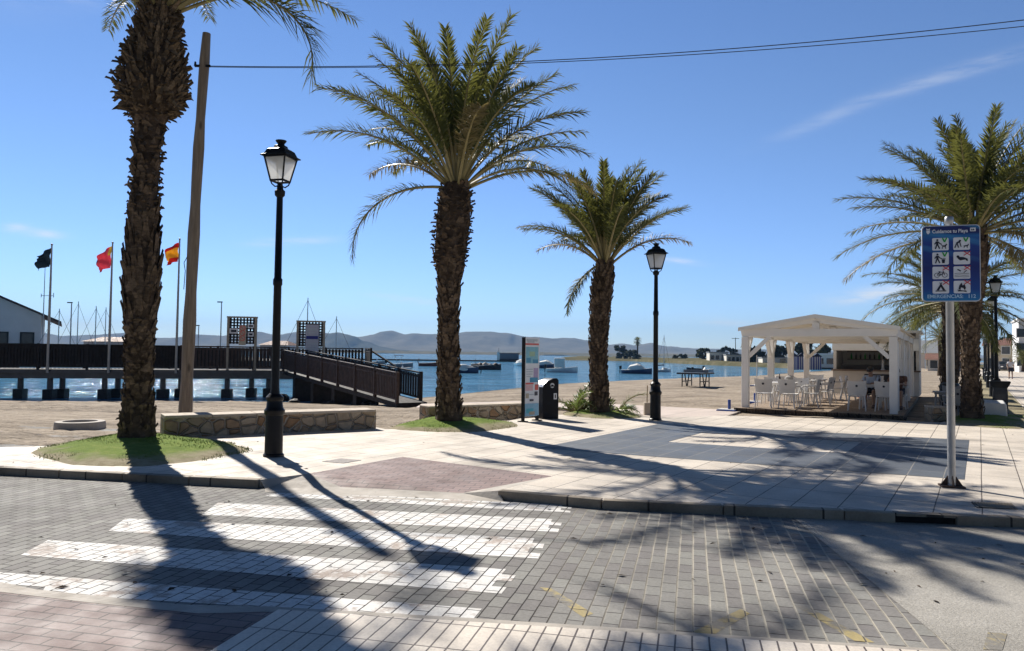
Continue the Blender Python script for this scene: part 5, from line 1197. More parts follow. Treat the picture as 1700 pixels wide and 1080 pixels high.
# chairs and tables
M['resin'] = plain('white_chair_resin', (.70, .685, .66), .45, .06, 5, bump=.05, spec=.4)
M['resin_grey'] = plain('grey_chair_resin', (.36, .35, .34), .5, .08, 5, bump=.05)
def make_chair(label, mat, group='white cafe chairs under the pergola'):
    r = thing('cafe_chair', label, 'chair', (0, 0, 0), 0, group)
    b = MB(); vs = []; n = 6
    for j in range(n + 1):
        y = .22 - .44 * j / n; z = .445 - .02 * math.sin(j / n * 3.14)
        for i in range(5): x = (-.23 + .115 * i); vs.append((x * (1 - .06 * j / n), y, z - .012 * (1 - abs(i - 2) / 2)))
    t = len(vs); vs += [(x, y, z - .025) for x, y, z in vs]; fs = []
    for j in range(n):
        for i in range(4): q = (j * 5 + i, j * 5 + i + 1, (j + 1) * 5 + i + 1, (j + 1) * 5 + i); fs += [q[::-1], tuple(a + t for a in q)]
    rim = [0, 1, 2, 3, 4] + [j * 5 + 4 for j in range(1, n + 1)] + [n * 5 + i for i in (3, 2, 1, 0)] + [j * 5 for j in range(n - 1, 0, -1)]
    for a, c in zip(rim, rim[1:] + rim[:1]): fs.append((a, c, c + t, a + t))
    b.add(vs, fs); b.build('seat', mat, r, smooth=True)
    b = MB(); vs = []; n = 7
    for s in (0, 1):
        for j in range(n + 1):
            z = .45 + .40 * j / n; y = -.215 - .075 * (j / n) ** 1.2; w = .225 + .035 * j / n
            for i in range(7): x = (-1 + i / 3) * w; vs.append((x, y + .05 * (abs(i - 3) / 3) ** 2 - s * .02 , z + (.03 * (abs(i - 3) / 3) ** 2 if j == n else 0)))
    t = 7 * (n + 1); fs = []
    for j in range(n):
        for i in range(6): q = (j * 7 + i, j * 7 + i + 1, (j + 1) * 7 + i + 1, (j + 1) * 7 + i); fs += [q[::-1], tuple(a + t for a in q)]
    rim = list(range(7)) + [j * 7 + 6 for j in range(1, n + 1)] + [n * 7 + i for i in range(5, -1, -1)] + [j * 7 for j in range(n - 1, 0, -1)]
    for a, c in zip(rim, rim[1:] + rim[:1]): fs.append((c, a, a + t, c + t))
    b.add(vs, fs); bk = b.build('backrest', mat, r, smooth=True)
    b = MB(); b.plate(disc(0, .72, .032, 12), -.305, -.262); b.build('backrest_mark', M['signblack'], bk)
    for sx in (-1, 1):
        for sy in (1, -1):
            b = MB(); top = (sx * .20, sy * .19, .43); b.chain([top, (sx * .235, sy * (.24 if sy > 0 else .27), 0)], [.020, .015], 8); b.build('leg', mat, r, smooth=True)
        b = MB(); b.chain([(sx * .215, .20, .43), (sx * .255, .215, .60), (sx * .26, .17, .645), (sx * .262, -.08, .66), (sx * .235, -.235, .66)], [.018, .018, .022, .022, .016], 8); b.build('armrest', mat, r, smooth=True)
    return r
def make_table(label, mat, group='white square tables under the pergola'):
    r = thing('cafe_table', label, 'table', (0, 0, 0), 0, group); b = MB(); b.box((0, 0, .725), (.8, .8, .03)); b.build('tabletop', mat, r, bevel=.008)
    b = MB(); b.box((0, 0, .69), (.70, .70, .05)); b.build('apron', mat, r)
    for sx in (-1, 1):
        for sy in (-1, 1): b = MB(); b.chain([(sx * .31, sy * .31, .70), (sx * .35, sy * .35, 0)], [.025, .02], 8); b.build('leg', mat, r, smooth=True)
    return r
tables = [(.85, 1.35, 'front left table, first of the row along the sea side'), (.95, 3.0, 'second table of the row along the sea side'), (.9, 4.7, 'third table of the row along the sea side'), (1.0, 6.4, 'fourth table of the row along the sea side'), (3.35, 1.75, 'table on the right where two people sit'), (2.9, 6.6, 'back table in front of the bar counter')]
tb0 = None; taken = []
for u, v, lb in tables:
    p = L2(u, v, PZ)
    if tb0 is None: tb0 = make_table('white square ' + lb, M['resin']); tb0.location = p; tb0.rotation_euler = (0, 0, UA + .05)
    else: copy_tree(tb0, p, UA + random.uniform(-.06, .06), 'white square ' + lb)
# a chair's rotation r: 0 looks along +v
chairs = [(.45, .45, 5, 'white chair at the front left corner post, back to the street'), (1.15, .55, -8, 'white chair right of the front left chair, back to the street'), (1.62, 1.45, 88, 'white chair on the aisle side of the front left table'),
          (.30, 2.1, 178, 'white chair between the first and second sea side tables, sea side'), (1.15, 2.2, 170, 'white chair between the first and second sea side tables, aisle side'), (1.72, 3.0, 95, 'white chair on the aisle side of the second sea side table'),
          (.45, 3.75, 185, 'white chair behind the second sea side table'), (1.65, 4.5, 80, 'white chair on the aisle side of the third sea side table'), (.30, 4.6, -90, 'white chair on the sea side of the third table'), (1.1, 5.5, 182, 'white chair behind the third sea side table'), (1.85, 6.3, 100, 'white chair on the aisle side of the fourth sea side table'), (.9, 7.3, 175, 'white chair behind the fourth sea side table'),
          (2.98, .82, 4, 'white chair with back to the street, left one at the right table'), (3.72, .98, -6, 'white chair with back to the street, right one at the right table'), (3.25, 2.62, 180, 'white chair under the person in the pale blue shirt'), (3.95, 2.55, 176, 'white chair under the seated person by the right posts'),
          (2.15, 6.5, -80, 'sunlit white chair in the aisle before the bar counter'), (2.95, 7.5, 178, 'white chair pushed against the bar counter'), (3.75, 6.6, 92, 'white chair right of the back table near the bar')]
ch0 = None
for u, v, rot, lb in chairs:
    p = L2(u, v, PZ); rz = UA + R(rot)
    if ch0 is None: ch0 = make_chair(lb, M['resin']); ch0.location = p; ch0.rotation_euler = (0, 0, rz)
    else: copy_tree(ch0, p, rz, lb)
p = L2(PW + 1.3, 1.6, -.06); t_ = make_table('grey square table outside the pergola on the sand', M['resin_grey'], 'grey terrace furniture outside the pergola'); t_.location = p; t_.rotation_euler = (0, 0, UA)
c_ = make_chair('grey chair at the outside table, facing the pergola', M['resin_grey'], 'grey terrace furniture outside the pergola'); c_.location = L2(PW + 1.35, 2.4, -.06); c_.rotation_euler = (0, 0, UA + R(170))
copy_tree(c_, L2(PW + 1.45, .85, -.06), UA + R(12), 'grey chair at the outside table, back to the street')
cl = MB(); cl.blob((0, 0, .06), (.2, .13, .10), 3, 2, .4); cl.build('folded_cloth', M['resin_grey'], None, 'crumpled grey cloth bundle on the second sea side table', 'cloth', loc=L2(.75, 3.1, PZ + .745))
# small things on the tables
def bottle(u, v, lb, m):
    b = MB(); b.lathe([(.032, 0), (.034, .02), (.034, .14), (.013, .2), (.013, .25), (.016, .252), (.016, .265)], n=12); b.build('bottle', m, None, lb, 'bottle', 'bottles on the bar tables', smooth=True, loc=L2(u, v, PZ + .741))
M['glassdark'] = plain('brown_bottle_glass', (.04, .022, .01), .12, .2, spec=.6)
bottle(.75, 1.25, 'brown bottle standing on the front left table', M['glassdark']); bottle(3.5, 1.7, 'brown bottle between the two seated people', M['glassdark'])
def tray(u, v, lb):
    b = MB(); b.box((0, 0, .012), (.34, .24, .02)); b.build('menu_board', plain('menu_dark', (.05, .05, .055), .5, .2), None, lb, 'menu', 'dark menus lying on the tables', loc=L2(u, v, PZ + .742))
tray(3.1, 1.62, 'dark menu on the table where two people sit'); tray(.95, 4.6, 'dark menu on the third sea side table')
# bar kiosk
kz = PZ - .03
kb = thing('bar_kiosk', 'white beach bar kiosk with raised hatch behind the tables', 'kiosk', L2(.95, 12.0, kz), UA); kw, kd, kh = 3.3, 2.6, 2.62
M['kiosk'] = plain('kiosk_white_panel', (.66, .63, .58), .6, .08, 2, bump=.1); M['counter'] = plain('counter_brown_top', (.16, .11, .08), .4, .3, 5); M['kdark'] = plain('kiosk_dark_fittings', (.02, .02, .022), .5, .3, 4)
b = MB(); b.box((kw / 2, .06, .5), (kw, .1, 1.0)); b.build('counter_front', M['kiosk'], kb); b = MB(); b.box((kw / 2, .05, 1.03), (kw + .1, .5, .06)); b.build('counter_top', M['counter'], kb)
b = MB(); b.box((kw / 2, kd, kh / 2), (kw, .1, kh)); b.build('back_wall', M['kiosk'], kb)
for x in (.06, kw - .06): b = MB(); b.box((x, kd / 2 + .1, kh / 2), (.12, kd - .2, kh)); b.build('side_wall', M['kiosk'], kb)
b = MB(); b.box((kw / 2, kd / 2, kh + .05), (kw + .2, kd + .2, .1)); b.build('roof', M['kiosk'], kb)
b = MB(); b.beam((0, -.1, 2.12), (kw, -.1, 2.12), .06, .5, up=(0, .25, 1)); b.build('hatch', M['white'], kb)
b = MB(); b.box((kw / 2, kd - .3, .6), (kw - .3, .5, 1.2)); b.build('back_bar', M['kdark'], kb); b = MB(); b.box((kw * .4, .5, 1.12), (kw * .62, .3, .3)); b.build('display_case', M['kdark'], kb)
for z in (1.5, 1.85): b = MB(); b.box((kw * .45, kd - .18, z), (kw * .7, .2, .03)); b.build('shelf', M['counter'], kb)
for k in range(12): b = MB(); x = .5 + k * .19; b.lathe([(.035, 0), (.035, .17), (.014, .23), (.014, .28)], (x, kd - .18, 1.516), 10); b.build('shelf_bottle', M['glassdark'] if k % 3 else M['signgreen'], kb, smooth=True)
for x in (1.95, 2.35): b = MB(); b.lathe([(.09, 0), (.09, .03), (.055, .05), (.055, .42), (.065, .44), (.02, .46)], (x, .1, 1.06), 14); b.chain([(x, .06, 1.36), (x, -.06, 1.38), (x, -.07, 1.3)], .015, 6); b.build('beer_tap', M['steel'], kb, smooth=True)
b = MB(); b.box((1.75, -.01, .62), (1.0, .03, .52)); b.build('menu_panel', M['kdark'], kb)
b = MB(); b.box((kw - .45, .6, 1.4), (.6, .5, 1.3)); b.build('coffee_cabinet', M['kdark'], kb, bevel=.04)
b = MB(); b.lathe([(.17, 0), (.2, .02), (.21, .34), (.19, .36)], n=16); b.build('red_bucket', plain('red_plastic', (.45, .02, .02), .4, .2), None, 'red plastic bucket on the deck before the bar counter', 'bucket', smooth=True, loc=L2(2.45, 8.6, PZ))
b = MB(); b.blob((0, 0, .18), (.3, .22, .24), 5, 2, .3); b.build('black_bag', M['kdark'], None, 'black bag on the deck beside the red bucket', 'bag', smooth=True, loc=L2(3.05, 8.7, PZ))
b = MB(); b.lathe([(.26, 0), (.30, .05), (.31, .75), (.28, .84), (.10, .88)], n=18); b.build('round_container', M['kdark'], None, 'dark rounded container behind the short pale wall', 'container', smooth=True, loc=at(1577, 678, -.05))

# ------------------------------------------------------------------ things on the sand
tt = at(1155, 641.5, -.08); r = thing('table_tennis_table', 'outdoor table tennis table with net standing on the sand by the water', 'table tennis table', tt, R(57))
M['ttop'] = plain('grey_blue_table_top', (.10, .12, .14), .4, .2, 3); M['ttframe'] = plain('dark_table_frame', (.02, .022, .025), .5, .2)
b = MB(); b.box((0, 0, .76), (2.3, 1.3, .05)); b.build('tabletop', M['ttop'], r); b = MB(); b.box((0, 0, .72), (2.34, 1.34, .05)); b.build('edge_frame', M['ttframe'], r)
b = MB(); b.box((0, 0, .862), (.03, 1.4, .15)); b.build('net', plain('net_grey', (.22, .24, .26), .7, .1), r)
for x in (-.75, .75):
    for y in (-.5, .5): b = MB(); b.tube((x, y, .7), (x + (.02 if x > 0 else -.02), y, 0), .035, .03, 8); b.build('leg', M['ttframe'], r)
for y in (-.5, .5):
    b = MB(); b.beam((-.75, y, .30), (.75, y, .30), .05, .05); b.beam((-.35, y, .7), (-.05, y, 0), .05, .05); b.beam((.35, y, .7), (.05, y, 0), .05, .05); b.build('under_frame', M['ttframe'], r)
def para_base(px, py, lb, pole):
    p = at(px, py, -.05); r = thing('parasol_base', lb, 'parasol base', p, UA, 'parasol bases on the sand by the pergola'); b = MB(); b.box((0, 0, .03), (.55, .55, .07)); b.build('slab', M['pblue'], r, bevel=.02)
    b = MB(); b.box((0, -.02, .07), (.5, .4, .02)); b.build('top_plate', M['white2'], r); b = MB(); b.tube((.05, 0, .05), (.05, 0, pole), .045 if pole < 1 else .025, None, 10); b.build('socket', M['pblue'] if pole < 1 else M['white2'], r)
M['pblue'] = plain('blue_plastic', (.03, .07, .30), .5, .2)
para_base(1208, 683, 'blue parasol base with short post left of the pergola', .36); para_base(1251, 669, 'blue parasol base just inside the front left pergola post', .36); para_base(1255, 641, 'parasol base with tall thin white pole beyond the front left post', 1.75); para_base(1342, 632, 'parasol base with tall thin white pole beyond the third left post', 2.1)

# ------------------------------------------------------------------ people
def skin_obj(name, pts, edges, mat, parent=None, sub=1, root=0, loc=(0, 0, 0)):
    me = bpy.data.meshes.new(name); me.from_pydata([p[:3] for p in pts], edges, []); me.materials.append(mat); o = bpy.data.objects.new(name, me); COL.objects.link(o)
    sk = o.modifiers.new('skin', 'SKIN'); sk.use_smooth_shade = True
    for i, p in enumerate(pts): me.skin_vertices[0].data[i].radius = (p[3], p[4] if len(p) > 4 else p[3]); me.skin_vertices[0].data[i].use_root = (i == root)
    s = o.modifiers.new('subdivision', 'SUBSURF'); s.levels = s.render_levels = sub
    o.parent = parent; o.location = loc; return o
M['skin'] = plain('skin_tone', (.42, .26, .18), .55, .12, 6, bump=0); M['hair'] = plain('dark_hair', (.02, .014, .01), .6, .3, 20)
M['shoe'] = plain('shoe_grey', (.10, .06, .05), .6, .2)
def person(label, loc, rz, J_, shirt, shorts, group=None, cap=False):
    pts, edges = [], []
    def add(p, par=None): pts.append(p); edges.append((par, len(pts) - 1)) if par is not None else None; return len(pts) - 1
    pel = add((*J_['pelvis'], .125, .10)); sp = add((*J_['spine'], .115, .095), pel); chs = add((*J_['chest'], .145, .10), sp); nk = add((*J_['neck'], .055), chs); hd0 = add((*J_['head0'], .062, .07), nk); hd1 = add((*J_['head1'], .076, .092), hd0); add((*J_['head2'], .05, .06), hd1)
    nose = Vector(J_['head1']) * .55 + Vector(J_['head0']) * .45 + Vector(J_['face']) * .105; 
    for s in ('l', 'r'):
        hip = add((*J_['hip' + s], .085), pel); kn = add((*J_['knee' + s], .058), hip); cf = add((*(Vector(J_['knee' + s]) * .65 + Vector(J_['ankle' + s]) * .35), .055), kn); an = add((*J_['ankle' + s], .036), cf); add((*J_['toe' + s], .032, .045), an)
        sh = add((*J_['sho' + s], .056), chs); el = add((*J_['elb' + s], .040), sh); wr = add((*J_['wri' + s], .026), el); pa = Vector(J_['palm' + s]); d = (pa - Vector(J_['wri' + s])).normalized(); side = d.cross(Vector(J_['face'])); side = side.normalized() if side.length > .1 else Vector((1, 0, 0)); pi = add((*pa, .030, .016), wr); curl = Vector(J_['face']) * .012
        for k, (o, l) in enumerate(((-.026, .062), (-.009, .075), (.009, .07), (.026, .055))):
            a = pa + side * o + d * .03; f0 = add((*a, .0085), pi); f1 = add((*(a + d * l * .55 + curl * .5), .008), f0); add((*(a + d * l * .95 + curl * 1.6), .006), f1)
        a = pa + side * (-.032 if s == 'l' else .032) - d * .015; t0 = add((*a, .010), pi); add((*(a + d * .045 + side * (-.018 if s == 'l' else .018) + curl), .008), t0)
    o = skin_obj('person', pts, edges, M['skin'], None, 1, 0, loc); o.rotation_euler = (0, 0, rz); tag(o, label, 'person', group)
    F = Vector(J_['face']).normalized(); UPH = (Vector(J_['head2']) - Vector(J_['head0'])).normalized(); X = F.cross(UPH).normalized(); hc_ = Vector(J_['head0']).lerp(Vector(J_['head2']), .48)
    Mx = Matrix((X, F, UPH)).transposed().to_4x4(); Mx.translation = hc_
    h = MB(); h.blob((0, -.018, .028), (.084, .098, .092), 4, 3, .12); h.v = [(x, min(y, .045 if z < .06 else .085), max(z, -.045 if y < .0 else .025)) for x, y, z in h.v]; h.xform(Mx); h.build('hair', M['hair'], o, smooth='all')
    if cap: c = MB(); c.lathe([(.094, .045), (.092, .08), (.06, .118), (.01, .125)], n=16); c.box((0, .11, .05), (.13, .12, .014)); c.xform(Mx); c.build('cap', M['kdark'], o, smooth=True)
    n = MB(); n.blob((0, .088, -.012), (.012, .018, .02), 1, 2, 0); n.xform(Mx); n.build('nose', M['skin'], o, smooth='all')
    for s in (-1, 1): e_ = MB(); e_.blob((s * .03, .078, .012), (.011, .008, .007), 1, 2, 0); e_.xform(Mx); e_.build('eye', M['signwhite'], o, smooth='all'); p_ = MB(); p_.blob((s * .080, -.005, -.005), (.010, .02, .03), 1, 2, 0); p_.xform(Mx); p_.build('ear', M['skin'], o, smooth='all')
    m_ = MB(); m_.blob((0, .082, -.045), (.022, .008, .006), 1, 2, 0); m_.xform(Mx); m_.build('mouth', plain('lips', (.35, .14, .12), .5) if 'lips' not in bpy.data.materials else bpy.data.materials['lips'], o, smooth='all')
    g = 1.0
    sp_ = [(*J_['pelvis'], .145, .125), (*J_['spine'], .14, .118), (*J_['chest'], .165, .125), (*(Vector(J_['neck']) - Vector((0, 0, .03))), .075, .07)]; se = [(0, 1), (1, 2), (2, 3)]
    for s in ('l', 'r'): k = len(sp_); sp_ += [(*J_['sho' + s], .074), (*Vector(J_['sho' + s]).lerp(Vector(J_['elb' + s]), .62), .064)]; se += [(2, k), (k, k + 1)]
    skin_obj('shirt', sp_, se, shirt, o)
    sq = [(*(Vector(J_['pelvis']) + Vector((0, 0, -.01))), .150, .128)]; qe = []
    for s in ('l', 'r'): k = len(sq); sq += [(*J_['hip' + s], .112), (*Vector(J_['hip' + s]).lerp(Vector(J_['knee' + s]), .78), .088)]; qe += [(0, k), (k, k + 1)]
    skin_obj('shorts', sq, qe, shorts, o)
    for s in ('l', 'r'): sh_ = MB(); a, t = Vector(J_['ankle' + s]), Vector(J_['toe' + s]); sh_.chain([a + Vector((0, 0, .02)) - (t - a) * .15, a.lerp(t, .4) - Vector((0, 0, .015)), t + (t - a) * .12], [.05, .05, .036], 10); sh_.build('shoe', M['shoe'], o, smooth='all')
    return o
stand = dict(pelvis=(0, 0, .95), spine=(0, 0, 1.1), chest=(0, 0, 1.32), neck=(0, .01, 1.49), head0=(0, .02, 1.56), head1=(0, .025, 1.645), head2=(0, .015, 1.72), face=(0, 1, 0), hipl=(-.09, 0, .88), kneel=(-.1, .12, .5), anklel=(-.1, .16, .08), toel=(-.1, .3, .035), hipr=(.09, 0, .88), kneer=(.1, 0, .48), ankler=(.1, -.28, .14), toer=(.1, -.17, .05), shol=(-.19, 0, 1.42), elbl=(-.25, -.1, 1.15), wril=(-.24, -.02, .92), palml=(-.235, .02, .85), shor=(.19, 0, 1.42), elbr=(.25, -.02, 1.15), wrir=(.23, .16, .98), palmr=(.22, .21, .92))
M['shirt_white'] = plain('pale_shirt', (.62, .60, .62), .8, .08); M['shirt_blue'] = plain('pale_blue_shirt', (.42, .50, .62), .8, .1); M['shorts_dark'] = plain('dark_shorts', (.025, .028, .045), .8, .2); M['shirt_brown'] = plain('brown_top', (.16, .08, .05), .8, .2)
person('person in pale shirt and dark shorts walking on the far street', at(1678, 629, -.03), math.pi - R(30), stand, M['shirt_white'], M['shorts_dark'])
sit = dict(pelvis=(0, 0, .53), spine=(0, .05, .68), chest=(0, .14, .87), neck=(0, .22, 1.02), head0=(0, .26, 1.08), head1=(0, .30, 1.155), head2=(0, .305, 1.235), face=(0, .9, -.42), hipl=(-.1, .04, .52), kneel=(-.12, .44, .53), anklel=(-.12, .42, .08), toel=(-.12, .55, .035), hipr=(.1, .04, .52), kneer=(.12, .44, .53), ankler=(.12, .36, .08), toer=(.12, .49, .035), shol=(-.19, .16, .95), elbl=(-.25, .27, .74), wril=(-.16, .46, .785), palml=(-.12, .53, .785), shor=(.19, .16, .95), elbr=(.25, .27, .74), wrir=(.14, .47, .785), palmr=(.09, .53, .785))
person('person in pale blue shirt and dark cap leaning over the right table', L2(3.25, 2.62, PZ - .02), UA + R(172), sit, M['shirt_blue'], M['shorts_dark'], None, True)
person('person in brown top seated by the right posts of the pergola', L2(3.95, 2.55, PZ - .02), UA + R(178), sit, M['shirt_brown'], M['shorts_dark'])

# ------------------------------------------------------------------ far right bank, trees, houses
bank = [at(930, 597.5, WZ), at(1050, 599.5, WZ), at(1190, 606.5, WZ), at(1330, 612, WZ), Vector((75, 148, 0)), Vector((120, 170, 0))]
vs, fs = [], []; n = 60; rows = ((0, -.9), (.8, -.75), (4, -.1), (12, .25), (60, .5), (180, .6), (400, .4))
for dy, z in rows:
    for i in range(n + 1):
        t = i / n * (len(bank) - 1); k = min(len(bank) - 2, int(t)); p = bank[k].lerp(bank[k + 1], t - k); w = 2.5 * noise.noise(Vector((p.x * .15, 0, 2)))
        vs.append((p.x + dy * .12, p.y + dy + w, z + (.5 * noise.noise(Vector((p.x * .2, dy * .1, 4))) if z > -.2 else 0)))
for j in range(len(rows) - 1):
    for i in range(n): fs.append((j * (n + 1) + i, j * (n + 1) + i + 1, (j + 1) * (n + 1) + i + 1, (j + 1) * (n + 1) + i))
b = MB(); b.add(vs, fs); b.build('far_bank', rock('bank_scrub', (.07, .075, .04), (.19, .165, .11), .25), kind='structure', smooth='all')
def tleaf(n, a, c): t = NT(n); t.color(t.ramp(t.noise(.9, 6, .7), [(.3, a), (.7, c)])); t.set(Roughness=.8); t.p.inputs['Specular IOR Level'].default_value = .15; return t.m
M['tree_dark'] = tleaf('dark_tree_leaf', (.022, .035, .018), (.06, .08, .035)); M['tree_mid'] = tleaf('olive_tree_leaf', (.05, .065, .03), (.12, .13, .06))
def tree(base, w, h, label, mat, seed, group='dark trees on the far bank', trunk=.07, n=1300, ls=None):
    r = thing('tree', label, 'tree', base, 0, group); rnd = random.Random(seed); b = MB(); th = h * trunk
    b.chain([(0, 0, -.3), (.03 * w, 0, th), (0, .02 * w, h * .6)], [.035 * h, .028 * h, .01 * h], 7)
    for k in range(4): a = k * 1.6 + seed; b.chain([(0, 0, th * .8), (math.cos(a) * w * .18, math.sin(a) * w * .18, h * .5), (math.cos(a) * w * .3, math.sin(a) * w * .3, h * .7)], [.018 * h, .012 * h, .004 * h], 5)
    b.build('trunk', M['bark'], r)
    c = MB(); clumps = [(rnd.uniform(-.36, .36) * w, rnd.uniform(-.36, .36) * w, th + (h - th) * rnd.uniform(.08, .84), rnd.uniform(.12, .22) * w) for _ in range(13)]; ls = ls or .075 * h
    for _ in range(n):
        x, y, z, s = clumps[rnd.randrange(13)]; d = Vector((rnd.gauss(0, 1), rnd.gauss(0, 1), rnd.gauss(0, 1))).normalized() * s * rnd.uniform(.5, 1.05); q = Vector((x + d.x, y + d.y, min(h, z + d.z * .75))); a = Vector((rnd.gauss(0, 1), rnd.gauss(0, 1), rnd.gauss(0, 1))).normalized(); e_ = a.cross(Vector((0, 0, 1)) + d * .3).normalized(); l = ls * rnd.uniform(.6, 1.6)
        c.add([q - a * l, q + e_ * l * .6, q + a * l, q - e_ * l * .6], [(0, 1, 2, 3)])
    c.build('crown', mat, r); return r
def place(px, pybase, pytop, Y, wpx, label, mat, seed, **k):
    p = atY(px, pybase, Y); t = atY(px, pytop, Y); tree(p, wpx / FPX * Y, t.z - p.z, label, mat, seed, **k)
place(1031, 598, 571, 305, 24, 'rounded dark tree on the far bank, left of the thin fan palm', M['tree_dark'], 1); place(1046, 598, 577, 300, 22, 'lower dark tree nestled against the thin fan palm', M['tree_dark'], 2); place(1057, 599, 586, 290, 16, 'small dark bush tree right at the foot of the fan palm', M['tree_dark'], 3)
place(1134, 601, 586, 260, 14, 'small round bush tree in the middle of the far bank', M['tree_dark'], 4); place(1122, 600, 588, 265, 12, 'tiny bush tree left of the round bush on the far bank', M['tree_mid'], 5)
place(1170, 602, 575, 235, 26, 'olive tree left of the white cottage', M['tree_mid'], 6); place(1200, 600, 573, 260, 24, 'dark tree rising behind the white cottage', M['tree_dark'], 7); place(1222, 600, 577, 260, 20, 'dark tree behind the right end of the white cottage', M['tree_dark'], 8)
place(1250, 604, 566, 190, 40, 'broad dark tree seen between the first two pergola posts', M['tree_dark'], 9); place(1290, 604, 562, 185, 44, 'broad dark tree seen behind the second pergola post', M['tree_dark'], 10); place(1335, 604, 564, 180, 40, 'broad dark tree above the beach huts', M['tree_dark'], 13); place(1375, 606, 566, 175, 44, 'dark tree left of the bar kiosk', M['tree_mid'], 14); place(1425, 606, 570, 170, 40, 'dark tree behind the bar kiosk', M['tree_dark'], 15)
def small_palm(px, pybase, pytop, Y, label, seed, L, n=26, tr=.16, leaf=.5, el=(-25, 80), hang=R(60)):
    p = atY(px, pybase, Y); t = atY(px, pytop, Y); H = t.z - p.z - L * .62
    r = thing('palm_tree', label, 'palm', p, 0, 'distant palms'); b = MB(); b.chain([(0, 0, -.3), (.1, 0, H * .5), (.05, 0, H)], [tr * 1.25, tr, tr * 1.1], 9); b.build('trunk', M['bark'], r); c = MB(); rnd = random.Random(seed)
    for i in range(n): frond_into(c, Vector((.05, 0, H)), i * 2.4, R(el[0] + (el[1] - el[0]) * (i / n) ** .8), L * rnd.uniform(.85, 1.1), hang, rnd, pairs=24, leaf=leaf)
    for v_ in range(0): pass
    c.build('crown', [M['frond'], M['rachis'], M['frond_old']], r)
small_palm(1058, 599, 561, 300, 'thin tall fan palm with skirt on the far bank', 21, 1.9, 34, .3, .9, (-80, 80), R(25))
small_palm(1488, 612, 535, 95, 'palm crown rising behind the pergola roof', 22, 2.6); small_palm(1561, 622, 535, 75, 'palm left of the bushy palm trunk, near the orange roofed house', 23, 2.6, 34, .24); small_palm(1588, 622, 545, 72, 'palm just left of the bushy palm trunk', 24, 2.3, 34, .22); small_palm(1698, 612, 580, 86, 'small palm in front of the white building at the right edge', 25, 1.6, 24, .15)
def house(px0, px1, pyb, pye, pyr, Y, label, wall, roofm, rz=0.0, depth=8, wins=(), hip=False, flat_=False, group=None):
    p, q = atY(px0, pyb, Y), atY(px1, pyb, Y); w = (q - p).length; r = thing('house', label, 'house', (p.x, p.y, p.z - .2), rz, group); h = atY(px0, pye, Y).z - p.z + .2; hr = atY(px0, pyr, Y).z - p.z + .2
    b = MB(); b.box((w / 2, depth / 2, h / 2), (w, depth, h)); b.build('wall', wall, r)
    b = MB()
    if flat_: b.box((w / 2, depth / 2, h + .12), (w + .3, depth + .3, .24))
    else:
        o = .35; b.add([(-o, -o, h - .05), (w + o, -o, h - .05), (w + o, depth + o, h - .05), (-o, depth + o, h - .05), (-o if not hip else w * .25, depth / 2, hr), (w + o if not hip else w * .75, depth / 2, hr)], [(0, 1, 5, 4), (1, 2, 5), (2, 3, 4, 5), (3, 0, 4), (3, 2, 1, 0)])
    b.build('roof', roofm, r)
    for (x, z, ww, hh) in wins:
        b = MB(); b.box((w * x, -.03, z), (ww + .16, .08, hh + .16)); f = b.build('window', M['white'], r); g = MB(); g.box((w * x, -.075, z), (ww, .02, hh)); g.build('pane', M['winglass'], f)
    return r
M['cream'] = plain('cream_render', (.68, .58, .42), .85, .1, .6); M['ochre'] = plain('ochre_render', (.62, .42, .20), .85, .1, .6); M['cottage'] = plain('cottage_white', (.74, .70, .62), .85, .08, .6); M['greyroof'] = plain('grey_sheet_roof', (.26, .27, .28), .6, .15, 1)
house(1178, 1208, 601, 585, 580, 206, 'white cottage with small windows on the far bank', M['cottage'], M['greyroof'], R(-8), 7, ((.15, 1.6, .9, 1.1), (.42, 1.6, .9, 1.1), (.72, 1.5, .8, 1.6)), flat_=True)
house(1206, 1262, 602, 589, 584, 200, 'long low white house beside the white cottage', M['cottage'], M['greyroof'], R(-6), 8, tuple((.08 + .12 * k, 1.2, .7, 1.2) for k in range(8)), flat_=True)
house(1266, 1330, 604, 594, 588, 178, 'low pale house with grey roof seen through the pergola', M['cottage'], M['greyroof'], R(-10), 8, ((.2, 1.0, 1.4, 1.0), (.5, 1.0, 1.4, 1.0), (.8, 1.0, 1.4, 1.0)), flat_=True)
house(1346, 1390, 608, 588, 580, 150, 'long shed with pale fascia left of the bar kiosk', M['cottage'], M['white'], R(-14), 8, ((.3, 1.3, 1.6, 1.2), (.7, 1.3, 1.6, 1.2)), flat_=True)
house(1527, 1556, 612, 585, 563, 140, 'large grey roofed hall behind the pergola', M['cottage'], M['greyroof'], R(-30), 14, ((.5, 1.4, 1.6, 1.2),), group=None)
house(1540, 1600, 616, 596, 586, 105, 'low house with orange tiled roof behind the palms', M['cottage'], M['roof_tile'], R(-30), 8, ((.15, 1.2, .9, 1.1), (.45, 1.2, .9, 1.1), (.75, 1.2, .9, 1.1)))
house(1640, 1676, 614, 572, 563, 112, 'cream two storey house with tiled roof beyond the lamps', M['cream'], M['roof_tile'], R(-30), 9, ((.2, 1.2, .9, 1.6), (.7, 1.2, .9, 1.6), (.7, 3.2, 1.0, 1.1)))
house(1674, 1702, 614, 570, 560, 118, 'ochre house with tiled roof between cream and white buildings', M['ochre'], M['roof_tile'], R(-30), 9, ((.3, 1.3, .9, 1.4), (.8, 1.3, .9, 1.4)))
house(1692, 1800, 615, 531, 528, 98, 'white flat roofed building cut by the right edge', M['wall_white'], M['white'], R(-30), 10, tuple((.03 + .14 * k, z, .9, 1.1) for k in range(6) for z in (1.4, 3.3, 5.2)), flat_=True)
